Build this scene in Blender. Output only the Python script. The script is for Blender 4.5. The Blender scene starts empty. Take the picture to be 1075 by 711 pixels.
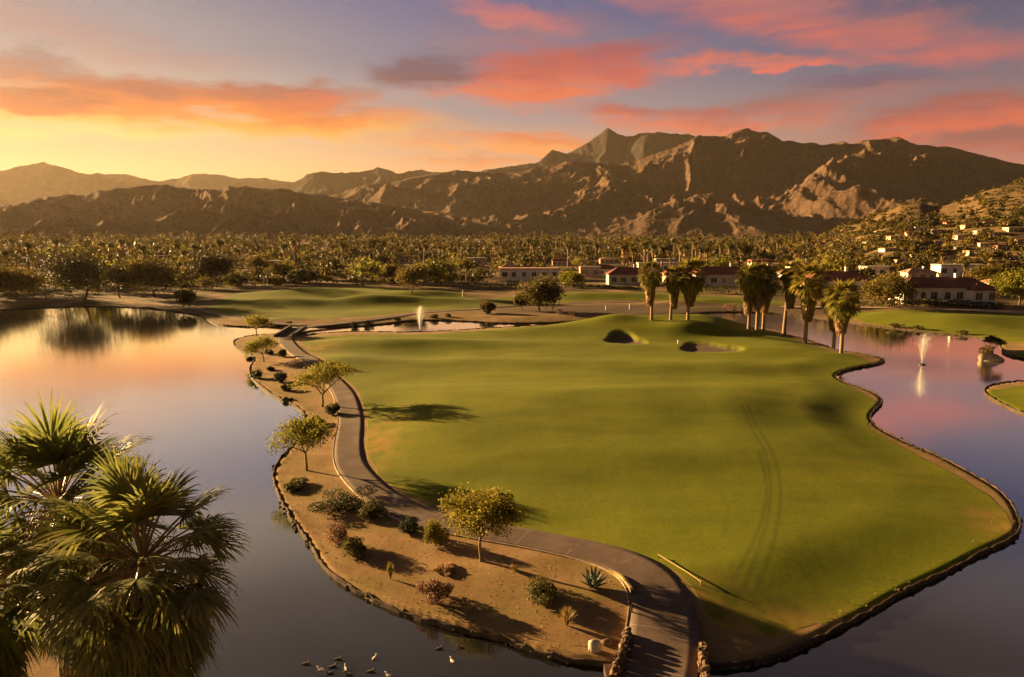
import bpy, math, random
import numpy as np
from mathutils import Vector
R = math.radians
# ------------------------------------------------------------------ camera calibration
F, CX, CY, H = 726.0, 537.5, 355.5, 18.0
PIT = R(8.3); cP, sP = math.cos(PIT), math.sin(PIT)
SUN_AZ, SUN_EL = -60.0, 11.0
def ray(px, py):
    a = (px-CX)/F; b = -(py-CY)/F
    return (a, cP+b*sP, -sP+b*cP)
def at(px, py, z=0.0):
    d = ray(px, py); t = (H-z)/(-d[2]); return (d[0]*t, d[1]*t)
def azel(px, py):
    d = ray(px, py); return math.atan2(d[0], d[1]), math.atan2(d[2], math.hypot(d[0], d[1]))
scene = bpy.context.scene
col = scene.collection
# ------------------------------------------------------------------ numpy noise
_rng = np.random.RandomState(7)
_perm = np.concatenate([_rng.permutation(512)]*2)
_ang = _rng.rand(512)*2*np.pi
_gx, _gy = np.cos(_ang), np.sin(_ang)
def pn(x, y):
    x = np.asarray(x, float); y = np.asarray(y, float)
    xi = np.floor(x).astype(int); yi = np.floor(y).astype(int); xf = x-xi; yf = y-yi
    u = xf*xf*xf*(xf*(xf*6-15)+10); v = yf*yf*yf*(yf*(yf*6-15)+10)
    def g(ix, iy, fx, fy):
        h = _perm[(_perm[ix & 511]+iy) & 511]
        return _gx[h]*fx+_gy[h]*fy
    a = g(xi, yi, xf, yf); b = g(xi+1, yi, xf-1, yf); c = g(xi, yi+1, xf, yf-1); d = g(xi+1, yi+1, xf-1, yf-1)
    return (a*(1-u)+b*u)*(1-v)+(c*(1-u)+d*u)*v
def fbm(x, y, o=4, l=2.07, g=.5):
    s = 0; a = 1; f = 1
    for i in range(o):
        s = s+a*pn(x*f+i*17.3, y*f-i*9.1); a *= g; f *= l
    return s
def ridged(x, y, o=5, l=2.1, g=.5):
    s = 0; a = 1; f = 1; w = 1; t = 0
    for i in range(o):
        n = 1-np.abs(pn(x*f+i*31.7, y*f+i*13.3))*1.9
        n = np.clip(n, 0, 1)**2
        s = s+a*n*w; t += a; w = np.clip(n*1.6, 0, 1); a *= g; f *= l
    return s/t
def ss(a, b, x):
    t = np.clip((x-a)/(b-a), 0, 1); return t*t*(3-2*t)
def smooth_poly(P, n=3):
    P = [tuple(p) for p in P]
    for _ in range(n):
        Q = []
        for i in range(len(P)):
            a, b = P[i], P[(i+1) % len(P)]
            Q.append((a[0]*.75+b[0]*.25, a[1]*.75+b[1]*.25)); Q.append((a[0]*.25+b[0]*.75, a[1]*.25+b[1]*.75))
        P = Q
    return np.array(P)
def smooth_line(P, n=3):
    P = [tuple(p) for p in P]
    for _ in range(n):
        Q = [P[0]]
        for i in range(len(P)-1):
            a, b = P[i], P[i+1]
            Q.append(tuple(a[k]*.75+b[k]*.25 for k in range(len(a)))); Q.append(tuple(a[k]*.25+b[k]*.75 for k in range(len(a))))
        Q.append(P[-1]); P = Q
    return np.array(P)
def segdist(x, y, P, closed=True):
    d = np.full(x.shape, 1e9)
    n = len(P)
    for i in range(n if closed else n-1):
        ax, ay = P[i][:2]; bx, by = P[(i+1) % n][:2]
        ex, ey = bx-ax, by-ay; L = ex*ex+ey*ey+1e-12
        t = np.clip(((x-ax)*ex+(y-ay)*ey)/L, 0, 1)
        d = np.minimum(d, (x-ax-t*ex)**2+(y-ay-t*ey)**2)
    return np.sqrt(d)
def inside(x, y, P):
    c = np.zeros(x.shape, bool); n = len(P)
    for i in range(n):
        ax, ay = P[i]; bx, by = P[(i+1) % n]
        if ay == by: continue
        k = ((ay > y) != (by > y)) & (x < (bx-ax)*(y-ay)/(by-ay)+ax)
        c ^= k
    return c
def sdf(x, y, P):           # positive inside
    x = np.asarray(x, float); y = np.asarray(y, float)
    out = np.full(x.shape, -1e3)
    mn = P.min(0)-25; mx = P.max(0)+25
    m = (x > mn[0]) & (x < mx[0]) & (y > mn[1]) & (y < mx[1])
    if m.any():
        xs, ys = x[m], y[m]
        d = segdist(xs, ys, P); out[m] = np.where(inside(xs, ys, P), d, -d)
    return out
# ------------------------------------------------------------------ layout of land and water (metres, traced on the ground plane)
isl_px = [(244,358),(246,365),(261,372),(269,377),(262,386),(262,394),(271,405),(288,417),(305,424),(316,431),(321,439),(317,457),(303,475),(294,483),(287,496),(287,507),(294,524),(297,532),(310,552),(326,573),(340,599),(361,615),(386,629),(421,645),(449,654),(478,663),(520,671),(545,681),(574,691),(601,696),(631,700),(690,703),(745,703),(791,700),(828,688),(866,669),(908,648),(945,625),(991,604),(1029,583),(1061,569),(1071,559),(1070,547),(1061,529),(1047,515),(1019,499),(987,481),(954,468),(926,454),(915,445),(913,437),(926,425),(926,419),(912,411),(884,402),(874,395),(893,388),(929,382),(928,377),(919,375),(898,371),(882,370),(862,362),(830,352),(800,345),(740,338),(680,340),(600,341),(540,344),(528,344.5),(485,347),(435,350),(397,349),(371,349),(346,350),(326,351.7),(310,353),(285,351.5),(262,353)]
ISL = smooth_poly([at(*p) for p in isl_px], 2)
wat_px = [(-500,335),(-200,328),(0,326),(38,324),(84,322),(132,322.6),(165,325),(192,329),(214,332),(224,341),(256,344),(285,343),(303,341.5),(340,344),(371,344),(412,340),(432,337),(447,336.5),(498,338),(528,340.5),(600,339),(680,335),(740,328.5),(780,328),(820,330),(860,334),(904,341),(954,347),(984,350.4),(1028,354.6),(1046,359),(1052,368),(1053,373),(1075,378),(1150,384),(1190,390),(1150,396),(1075,401),(1055,403),(1038,406),(1033,410),(1035,416),(1047,423),(1063,430.6),(1077,436),(1160,462),(1300,500)]
WAT = [at(*p) for p in wat_px] + [(70,25),(40,7),(8,7),(4,9),(-3,9),(-5,12),(-6,20),(-10,24),(-15,25.5)] + [at(*p) for p in [(82,714),(62,693),(30,674),(0,667),(-150,650),(-400,620)]] + [(-90,35),(-150,90)]
WAT = smooth_poly(WAT, 2)
grass_px = {
 'fairway': [(318,357),(345,353),(390,351),(440,352),(530,346),(600,340),(680,337),(760,337),(800,343),(860,363),(925,379),(890,389),(876,395),(912,413),(924,421),(911,437),(914,447),(954,470),(1019,501),(1059,531),(1066,550),(1056,562),(1020,580),(940,616),(866,650),(800,660),(765,655),(742,645),(722,612),(690,592),(645,577),(590,562),(530,550),(480,538),(430,521),(400,503),(385,480),(384,460),(386,440),(380,420),(370,405),(347,385),(327,370),(315,362)],
 'lawn': [(212,328),(235,312),(270,306),(330,301),(370,303),(420,302),(470,310),(520,318),(530,322),(500,326),(440,326),(400,331),(350,335),(300,336),(262,336),(240,333)],
 'strip': [(258,284),(335,284),(345,289),(330,293),(262,291)],
 'mid': [(505,318),(530,312),(590,312),(680,306),(780,313),(835,317),(830,321),(740,321),(680,315),(600,317),(540,321)],
 'right': [(880,326),(960,326),(1200,332),(1200,362),(1080,361),(1030,352),(978,346),(904,338)],
 'tongue': [(1034,410),(1039,407),(1055,404),(1080,402),(1200,398),(1300,420),(1200,470),(1078,434),(1048,421),(1037,416)],
 'tongue2': [(1054,368),(1100,367),(1160,372),(1150,383),(1075,376),(1055,373)],
}
GR = {k: smooth_poly([at(p[0], p[1], 0.6) for p in v], 2) for k, v in grass_px.items()}
path_px = [(684,716,3.3),(692,690,3.3),(696,660,3.2),(695,632,3.1),(682,610,3.0),(655,593,2.8),(620,582,2.6),(580,573,2.5),(540,565,2.5),(512,560,2.5),(470,552,2.5),(437,543,2.4),(400,523,2.4),(378,503,2.4),(366,486,2.4),(365,465,2.4),(369,443,2.4),(364,420,2.4),(353,404,2.3),(340,392,2.3),(327,382,2.3),(313,372,2.3),(303,364,2.4),(299,356,2.6),(304,349,2.6),(318,343.5,2.6),(350,340.5,2.6),(381,337,2.6),(412,333,2.4),(440,329,2.3),(488,326,2.2),(530,322,2.2),(600,319,2),(680,317,2)]
PATH = smooth_line([at(p[0], p[1], .5)+(p[2],) for p in path_px], 3)
PATH = np.concatenate([[(PATH[0][0]-.8, 10.0, 3.4), (PATH[0][0]-.3, 18.0, 3.4)], PATH])
path2_px = [(60,312,2.4),(100,312.5,2.4),(132,314,2.4),(170,318,2.4),(205,325,2.4),(240,332,2.4),(270,337.5,2.4),(296,340,2.4),(318,341.5,2.2)]
PATH2 = smooth_line([at(p[0], p[1], .5)+(p[2],) for p in path2_px], 3)
road_px = [(820,323,3.2),(880,323.5,3.2),(940,324,3.2),(1000,325.5,3.2),(1075,329,3.2),(1200,334,3.2)]
ROAD = smooth_line([at(p[0], p[1], .5)+(p[2],) for p in road_px], 3)
mounds = [((685,341),26,9,1.5),((762,345),20,9,1.6),((600,346),30,9,1.0),((835,364),12,7,.7),((641,344),5,3,.9),((724,350),6,3,1.0),((425,361),20,5,1.1),((345,378),8,6,.5),  # the two small mounds left of the bunkers are added to shade them
 ((300,320),14,7,1.9),((390,318),12,6,2.3),((330,309),22,8,2.2),((445,311),14,6,1.8),((465,318),14,6,1.4),((640,312),30,8,1.6),((745,318),16,5,1.3),((1030,338),24,8,1.6),((930,332),18,6,1.0),
 ((620,425),34,20,.7),((560,420),26,7,.4),((760,430),24,10,.3),((640,480),18,5,.45),((860,500),14,8,.15),((790,640),9,6,.25),((470,450),12,6,.5),((1060,412),8,4,.5),((500,380),22,4,.5),((760,385),24,5,.6)]
mounds = [(at(c[0], c[1], .8), a, b, h) for c, a, b, h in mounds]
bunk = [(at(655,348,2.2), 3.4, 5.4, 1.3), (at(743,356,2.0), 4.8, 5.6, 1.4)]
# foothill on the right (part of the terrain)
def prof(points):
    A = []; E = []
    for px, py in points:
        a, e = azel(px, py); A.append(a); E.append(e)
    return np.array(A), np.array(E)
hA, hE = prof([(800,262),(835,258),(870,247),(900,237),(925,226),(945,220),(965,219),(985,223),(1005,218),(1035,205),(1075,194),(1130,186),(1250,176),(1500,190)])
def foothill(x, y):
    az = np.arctan2(x, y); r = np.hypot(x, y)
    e = np.interp(az, hA, hE, left=-1, right=hE[-1])
    D = 760+120*np.sin(az*9)
    top = np.maximum(H+D*np.tan(e), 0)
    edge = ss(hA[0], hA[0]+.10, az)
    t = (r-D)/460.0
    S = np.where(t < 0, np.clip(1+t, 0, 1)**1.35, np.clip(1-t*.9, 0, 1)**1.5)
    h = top*edge*S
    h = h+ss(0, 12, h)*(3.2*fbm(x*.012, y*.012, 4)+6*(ridged(x*.006+3, y*.006, 4)-.5))*np.clip(1-np.abs(t+.35)*1.3, 0, 1)*1.3
    return np.maximum(h, 0)
def height(x, y, full=False):
    x = np.asarray(x, float); y = np.asarray(y, float); shp = x.shape
    x = x.ravel(); y = y.ravel(); r = np.hypot(x, y)
    h = np.full(x.shape, 1.0); land = np.full(x.shape, 30.0)
    m = (x > -330) & (x < 260) & (y > -5) & (y < 290)
    if m.any():
        xs, ys = x[m], y[m]
        w = sdf(xs, ys, WAT); i = sdf(xs, ys, ISL)
        d = np.maximum(i, -w); land[m] = np.minimum(d, 30)
    h = -.9+.9*ss(-1.6, 0, land)+.22*ss(0, .25, land)+.34*ss(.15, 7, land)
    und = .36*fbm(x*.035, y*.05, 3)+.02*fbm(x*.16+4, y*.2, 3)
    h = h+und*ss(.6, 7, land)+.006*fbm(x*1.1, y*1.1, 2)*ss(.2, 1, land)
    k = ss(.4, 15, land)
    for c, a, b, hh in mounds:
        q = ((x-c[0])/a)**2+((y-c[1])/b)**2
        h = h+k*hh*np.exp(-q*1.1)
    for c, a, b, dp in bunk:
        ww = 1+.18*np.sin(3*np.arctan2(y-c[1], x-c[0])+c[0])
        q = np.sqrt(((x-c[0])/a)**2+((y-c[1])/b)**2)*ww
        h = h-dp*(1-ss(.5, 1.0, q))*np.clip(1+.8*(x-c[0])/a-.3*(y-c[1])/b, .2, 1.8)
    h = np.where(land > 3, np.maximum(h, .22), h)
    far = ss(215, 350, r)
    h = h+far*(1.2*fbm(x*.008, y*.008, 3)+.5)+.013*np.clip(r-380, 0, 1400)+foothill(x, y)
    if full: return h.reshape(shp), land.reshape(shp)
    return h.reshape(shp)
def hz(x, y): return float(height(np.array([x]), np.array([y]))[0])
def hit(px, py):
    d = ray(px, py)
    t = np.concatenate([np.linspace(12, 400, 1400), np.linspace(401, 1500, 700)])
    X, Y, Z = d[0]*t, d[1]*t, H+d[2]*t
    g = height(X, Y) - Z
    k = np.argmax(g > 0)
    if not (g > 0).any(): k = len(t)-1
    if k > 0 and g[k] > 0: f = g[k]/(g[k]-g[k-1]+1e-9)
    else: f = 0
    tt = t[k]-(t[k]-t[k-1])*f
    return d[0]*tt, d[1]*tt, hz(d[0]*tt, d[1]*tt), tt
def px2m(px, t): return px*t/F      # t is depth along the optical axis
# ------------------------------------------------------------------ materials
def mat(name):
    m = bpy.data.materials.new(name); m.use_nodes = True
    nt = m.node_tree; b = nt.nodes['Principled BSDF']; return m, nt, b
def N(nt, t, **k):
    n = nt.nodes.new(t)
    for a, v in k.items(): setattr(n, a, v)
    return n
def ramp(nt, stops, interp='LINEAR'):
    n = nt.nodes.new('ShaderNodeValToRGB'); cr = n.color_ramp; cr.interpolation = interp
    while len(cr.elements) > 1: cr.elements.remove(cr.elements[-1])
    cr.elements[0].position = stops[0][0]; cr.elements[0].color = (*stops[0][1], 1)
    for p, c in stops[1:]:
        e = cr.elements.new(p); e.color = (*c, 1)
    return n
def noise_tex(nt, vec, scale, detail=4, rough=.55, vscale=None):
    n = nt.nodes.new('ShaderNodeTexNoise'); n.inputs['Scale'].default_value = scale
    n.inputs['Detail'].default_value = detail; n.inputs['Roughness'].default_value = rough
    if vscale is not None:
        mp = nt.nodes.new('ShaderNodeMapping'); mp.inputs['Scale'].default_value = vscale
        nt.links.new(vec, mp.inputs['Vector']); vec = mp.outputs[0]
    nt.links.new(vec, n.inputs['Vector']); return n
def mixc(nt, fac, a, b, mode='MIX'):
    n = nt.nodes.new('ShaderNodeMix'); n.data_type = 'RGBA'; n.blend_type = mode; n.clamp_factor = True
    for s, v in (('Factor_Float', fac), ('A_Color', a), ('B_Color', b)):
        i = [q for q in n.inputs if q.identifier == s][0]
        if isinstance(v, (int, float)): i.default_value = v
        elif isinstance(v, tuple): i.default_value = (*v, 1)
        else: nt.links.new(v, i)
    return [q for q in n.outputs if q.identifier == 'Result_Color'][0]
def mth(nt, op, a, b=None, c=None, clamp=False):
    n = nt.nodes.new('ShaderNodeMath'); n.operation = op; n.use_clamp = clamp
    for i, v in enumerate((a, b, c)):
        if v is None: continue
        if isinstance(v, (int, float)): n.inputs[i].default_value = v
        else: nt.links.new(v, n.inputs[i])
    return n.outputs[0]
def simple(name, c, rough=.8, var=.25, scale=3.0, spec=.3, bump=0.0, metallic=0):
    m, nt, b = mat(name); tc = N(nt, 'ShaderNodeTexCoord')
    n = noise_tex(nt, tc.outputs['Object'], scale, 5, .6)
    lo = tuple(v*(1-var) for v in c); hi = tuple(min(1, v*(1+var)) for v in c)
    r = ramp(nt, [(.3, lo), (.7, hi)]); nt.links.new(n.outputs['Fac'], r.inputs[0])
    nt.links.new(r.outputs[0], b.inputs['Base Color']); b.inputs['Roughness'].default_value = rough
    b.inputs['Specular IOR Level'].default_value = spec; b.inputs['Metallic'].default_value = metallic
    if bump:
        bp = N(nt, 'ShaderNodeBump'); bp.inputs['Strength'].default_value = bump; bp.inputs['Distance'].default_value = .05
        nt.links.new(n.outputs['Fac'], bp.inputs['Height']); nt.links.new(bp.outputs[0], b.inputs['Normal'])
    return m
def leafmat(name, a, b_, c_, scale=.8, transl=.35, rnd=.25):
    m, nt, b = mat(name); tc = N(nt, 'ShaderNodeTexCoord'); oi = N(nt, 'ShaderNodeObjectInfo'); geo = N(nt, 'ShaderNodeNewGeometry')
    n = noise_tex(nt, tc.outputs['Object'], scale, 3, .6)
    r1 = mth(nt, 'MULTIPLY_ADD', geo.outputs['Random Per Island'], .45, -.22)
    f = mth(nt, 'ADD', n.outputs['Fac'], r1)
    r = ramp(nt, [(.25, a), (.5, b_), (.78, c_)]); nt.links.new(f, r.inputs[0])
    v = mth(nt, 'MULTIPLY_ADD', oi.outputs['Random'], 2*rnd, 1-rnd)
    hs = N(nt, 'ShaderNodeHueSaturation'); nt.links.new(r.outputs[0], hs.inputs['Color']); nt.links.new(v, hs.inputs['Value'])
    hue = mth(nt, 'MULTIPLY_ADD', oi.outputs['Random'], -.03, .515); nt.links.new(hue, hs.inputs['Hue'])
    nt.links.new(hs.outputs[0], b.inputs['Base Color']); b.inputs['Roughness'].default_value = .6; b.inputs['Specular IOR Level'].default_value = .25
    tr = N(nt, 'ShaderNodeBsdfTranslucent'); nt.links.new(hs.outputs[0], tr.inputs[0])
    mx = N(nt, 'ShaderNodeMixShader'); mx.inputs[0].default_value = transl
    nt.links.new(b.outputs[0], mx.inputs[1]); nt.links.new(tr.outputs[0], mx.inputs[2])
    nt.links.new(mx.outputs[0], nt.nodes['Material Output'].inputs['Surface'])
    return m
M = {}
M['palo'] = leafmat('palo_verde_leaf', (.10,.10,.010), (.20,.18,.018), (.30,.25,.03), 1.2, .45, .12)
M['tree'] = leafmat('broad_leaf', (.050,.042,.009), (.105,.084,.014), (.21,.155,.028), .35, .4, .4)
M['tree_dark'] = leafmat('dark_leaf', (.030,.028,.008), (.060,.052,.012), (.12,.09,.02), .5, .3, .35)
M['palm'] = leafmat('palm_leaf', (.09,.09,.012), (.20,.17,.024), (.36,.28,.04), .7, .5, .15)
M['palm_near'] = leafmat('near_palm_leaf', (.095,.12,.035), (.17,.195,.05), (.29,.28,.075), 1.0, .45, .1)
M['palm_far'] = leafmat('far_palm_leaf', (.05,.048,.01), (.10,.085,.016), (.19,.145,.026), .7, .45, .25)
M['skirt'] = leafmat('dead_frond', (.13,.075,.025), (.25,.15,.05), (.40,.25,.08), 1.2, .25, .15)
M['skirt_near'] = leafmat('near_dead_frond', (.09,.075,.025), (.17,.13,.04), (.30,.21,.07), 1.2, .3, .1)
M['petiole'] = simple('petiole', (.24,.16,.06), .5, .3, 2.0)
M['hedge'] = leafmat('hedge_leaf', (.02,.024,.008), (.04,.042,.012), (.07,.065,.018), .6, .2)
M['rust'] = leafmat('rusty_leaf', (.10,.058,.032), (.20,.12,.065), (.32,.21,.12), 2.0, .25, .1)
M['olive'] = leafmat('olive_leaf', (.045,.045,.012), (.10,.09,.02), (.17,.14,.035), 2.0, .3, .1)
M['dkgreen'] = leafmat('dark_shrub_leaf', (.02,.028,.01), (.04,.05,.014), (.075,.08,.022), 2.0, .2, .1)
M['straw'] = leafmat('straw', (.22,.13,.05), (.36,.22,.08), (.5,.33,.13), 2.0, .3, .1)
M['bark'] = simple('bark', (.16,.10,.06), .9, .4, 8, .1, .6)
M['palobark'] = simple('palo_bark', (.24,.17,.09), .8, .4, 6, .2, .4)
M['palmbark'] = simple('palm_bark', (.26,.18,.12), .9, .35, 5, .1, .6)
M['agave'] = simple('agave_leaf', (.17,.22,.17), .5, .35, 5, .4)
M['stone'] = simple('stone', (.15,.098,.066), .9, .5, 2.5, .2, .8)
M['boulder'] = simple('pale_boulder', (.38,.34,.30), .9, .35, 3, .2, .6)
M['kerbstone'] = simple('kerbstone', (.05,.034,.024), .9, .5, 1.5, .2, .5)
M['edgeconc'] = simple('edge_concrete', (.36,.27,.19), .85, .3, 2, .2, .3)
M['white'] = simple('white_stucco', (.80,.73,.66), .85, .15, .6, .2)
M['cream'] = simple('cream_stucco', (.62,.50,.38), .85, .2, .5, .2)
M['pink'] = simple('pink_stucco', (.62,.44,.36), .85, .2, .5, .2)
M['greywall'] = simple('grey_stucco', (.52,.47,.43), .85, .2, .5, .2)
M['roof_red'] = simple('red_tile', (.21,.070,.05), .8, .35, 1.5, .2, .3)
M['roof_tan'] = simple('tan_tile', (.42,.25,.16), .8, .3, 1.5, .2, .3)
M['roof_grey'] = simple('grey_roof', (.42,.37,.33), .8, .2, 1.0, .2, .2)
M['glass'] = simple('window_glass', (.02,.022,.026), .15, .3, .5, .6)
M['frame'] = simple('window_frame', (.55,.48,.40), .6, .15, 2)
M['wood'] = simple('weathered_rope', (.38,.28,.12), .8, .2, 4)
M['post'] = simple('white_post', (.75,.70,.62), .6, .1, 4)
M['dark'] = simple('dark_metal', (.05,.045,.04), .6, .3, 4)
M['duck_dark'] = simple('duck_brown', (.07,.05,.04), .7, .4, 12)
M['duck_pale'] = simple('duck_pale', (.55,.50,.45), .7, .3, 12)
def pathmat():
    m, nt, b = mat('cart_path'); tc = N(nt, 'ShaderNodeTexCoord')
    n1 = noise_tex(nt, tc.outputs['Object'], .5, 6, .65); n2 = noise_tex(nt, tc.outputs['Object'], 14, 4, .7)
    r = ramp(nt, [(.3, (.085,.058,.046)), (.5, (.125,.088,.071)), (.72, (.17,.125,.10))]); nt.links.new(n1.outputs['Fac'], r.inputs[0])
    r2 = ramp(nt, [(.3, (.75,.75,.75)), (.7, (1.1,1.1,1.1))]); nt.links.new(n2.outputs['Fac'], r2.inputs[0])
    c = mixc(nt, 1.0, r.outputs[0], r2.outputs[0], 'MULTIPLY')
    at_ = N(nt, 'ShaderNodeAttribute'); at_.attribute_name = 'along'
    fr = mth(nt, 'FRACT', mth(nt, 'DIVIDE', at_.outputs['Fac'], 3.2))
    j = mth(nt, 'LESS_THAN', fr, .016)
    n3 = noise_tex(nt, tc.outputs['Object'], 1.2, 2); j = mth(nt, 'MULTIPLY', j, mth(nt, 'GREATER_THAN', n3.outputs['Fac'], .42))
    c = mixc(nt, mth(nt, 'MULTIPLY', j, .45), c, (.32,.27,.22))
    nt.links.new(c, b.inputs['Base Color']); b.inputs['Roughness'].default_value = .85; b.inputs['Specular IOR Level'].default_value = .25
    bp = N(nt, 'ShaderNodeBump'); bp.inputs['Strength'].default_value = .3; bp.inputs['Distance'].default_value = .02
    nt.links.new(n2.outputs['Fac'], bp.inputs['Height']); nt.links.new(bp.outputs[0], b.inputs['Normal'])
    return m
M['path'] = pathmat()
def groundmat():
    m, nt, b = mat('ground'); tc = N(nt, 'ShaderNodeTexCoord'); P = tc.outputs['Object']
    at_ = N(nt, 'ShaderNodeAttribute'); at_.attribute_name = 'mask'
    sep = N(nt, 'ShaderNodeSeparateColor'); nt.links.new(at_.outputs['Color'], sep.inputs[0])
    at2 = N(nt, 'ShaderNodeAttribute'); at2.attribute_name = 'mask2'
    sep2 = N(nt, 'ShaderNodeSeparateColor'); nt.links.new(at2.outputs['Color'], sep2.inputs[0])
    nb = noise_tex(nt, P, .045, 5, .6); nm = noise_tex(nt, P, .35, 5, .65); nf = noise_tex(nt, P, 5, 4, .7)
    nstreak = noise_tex(nt, P, .10, 4, .6, (1, 4, 1))
    # grass
    g = ramp(nt, [(.25, (.098,.114,.007)), (.5, (.134,.152,.009)), (.75, (.195,.185,.012))])
    nt.links.new(mth(nt, 'ADD', mth(nt, 'MULTIPLY', nb.outputs['Fac'], .5), mth(nt, 'MULTIPLY', nstreak.outputs['Fac'], .5)), g.inputs[0])
    gm = ramp(nt, [(.3, (.94,.95,.92)), (.7, (1.05,1.04,1.03))]); nt.links.new(nm.outputs['Fac'], gm.inputs[0])
    gf = ramp(nt, [(.3, (.75,.78,.7)), (.7, (1.2,1.18,1.2))]); nt.links.new(nf.outputs['Fac'], gf.inputs[0])
    gc = mixc(nt, 1.0, g.outputs[0], gm.outputs[0], 'MULTIPLY'); gc = mixc(nt, .9, gc, gf.outputs[0], 'MULTIPLY')
    gc = mixc(nt, mth(nt, 'MULTIPLY', sep2.outputs['Red'], .75), gc, (.055,.060,.010))   # tyre tracks and worn darker turf
    gc = mixc(nt, mth(nt, 'MULTIPLY', sep2.outputs['Green'], .8), gc, (.34,.20,.055))     # dry dormant turf
    # desert soil
    s = ramp(nt, [(.28, (.15,.085,.038)), (.5, (.24,.148,.074)), (.75, (.33,.22,.12))]); nt.links.new(nm.outputs['Fac'], s.inputs[0])
    sc = mixc(nt, .8, s.outputs[0], gf.outputs[0], 'MULTIPLY')
    bigp = ramp(nt, [(.42, (0,0,0)), (.62, (1,1,1))]); nt.links.new(nstreak.outputs['Fac'], bigp.inputs[0])
    sc = mixc(nt, mth(nt, 'MULTIPLY', bigp.outputs[0], .55), sc, (.17,.135,.035))
    # far scrub
    v = N(nt, 'ShaderNodeTexVoronoi'); v.inputs['Scale'].default_value = .12; nt.links.new(P, v.inputs['Vector'])
    f = ramp(nt, [(.15, (.05,.045,.016)), (.45, (.11,.08,.03)), (.8, (.26,.16,.08))]); nt.links.new(v.outputs['Distance'], f.inputs[0])
    fc = mixc(nt, .7, f.outputs[0], gm.outputs[0], 'MULTIPLY')
    fc = mixc(nt, at2.outputs['Alpha'], fc, mixc(nt, nm.outputs['Fac'], (.075,.055,.024), (.22,.135,.06)))
    c = mixc(nt, sep.outputs['Blue'], sc, fc)
    c = mixc(nt, sep2.outputs['Blue'], c, (.085,.062,.045))  # painted shade of the far bank, darkens the soil colour
    gw = mth(nt, 'ADD', sep.outputs['Red'], mth(nt, 'MULTIPLY_ADD', nm.outputs['Fac'], .5, -.25))
    gwr = ramp(nt, [(.42, (0,0,0)), (.58, (1,1,1))]); nt.links.new(gw, gwr.inputs[0])
    c = mixc(nt, gwr.outputs[0], c, gc)
    c = mixc(nt, sep.outputs['Green'], c, (.12,.088,.058))
    nt.links.new(c, b.inputs['Base Color']); b.inputs['Roughness'].default_value = .95; b.inputs['Specular IOR Level'].default_value = .12
    hgt = mth(nt, 'ADD', mth(nt, 'MULTIPLY', mth(nt, 'MULTIPLY', nm.outputs['Fac'], mth(nt, 'SUBTRACT', 1.0, gwr.outputs[0])), 1.2), mth(nt, 'MULTIPLY', nf.outputs['Fac'], .25))
    bp = N(nt, 'ShaderNodeBump'); bp.inputs['Strength'].default_value = .4; bp.inputs['Distance'].default_value = .05
    nt.links.new(hgt, bp.inputs['Height']); nt.links.new(bp.outputs[0], b.inputs['Normal'])
    return m
M['ground'] = groundmat()
def mountmat(name, a, b_, c_, sc=1.0):
    m, nt, b = mat(name); tc = N(nt, 'ShaderNodeTexCoord'); P = tc.outputs['Object']
    n1 = noise_tex(nt, P, .004*sc, 8, .65); n2 = noise_tex(nt, P, .03*sc, 6, .7)
    v = N(nt, 'ShaderNodeTexVoronoi'); v.inputs['Scale'].default_value = .09*sc; nt.links.new(P, v.inputs['Vector'])
    r = ramp(nt, [(.3, a), (.5, b_), (.7, c_)]); nt.links.new(mth(nt, 'ADD', mth(nt, 'MULTIPLY', n1.outputs['Fac'], .5), mth(nt, 'MULTIPLY', n2.outputs['Fac'], .5)), r.inputs[0])
    sp = ramp(nt, [(.12, (.45,.5,.4)), (.4, (1.1,1.1,1.1))]); nt.links.new(v.outputs['Distance'], sp.inputs[0])
    c = mixc(nt, .8, r.outputs[0], sp.outputs[0], 'MULTIPLY')
    nt.links.new(c, b.inputs['Base Color']); b.inputs['Roughness'].default_value = 1; b.inputs['Specular IOR Level'].default_value = .05
    bp = N(nt, 'ShaderNodeBump'); bp.inputs['Strength'].default_value = .9; bp.inputs['Distance'].default_value = 9
    nt.links.new(n2.outputs['Fac'], bp.inputs['Height']); nt.links.new(bp.outputs[0], b.inputs['Normal'])
    return m
M['mount'] = mountmat('mountain_rock', (.055,.034,.026), (.095,.060,.042), (.16,.105,.066))
M['mount_far'] = mountmat('distant_rock', (.026,.022,.022), (.040,.033,.031), (.058,.047,.042))
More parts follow.
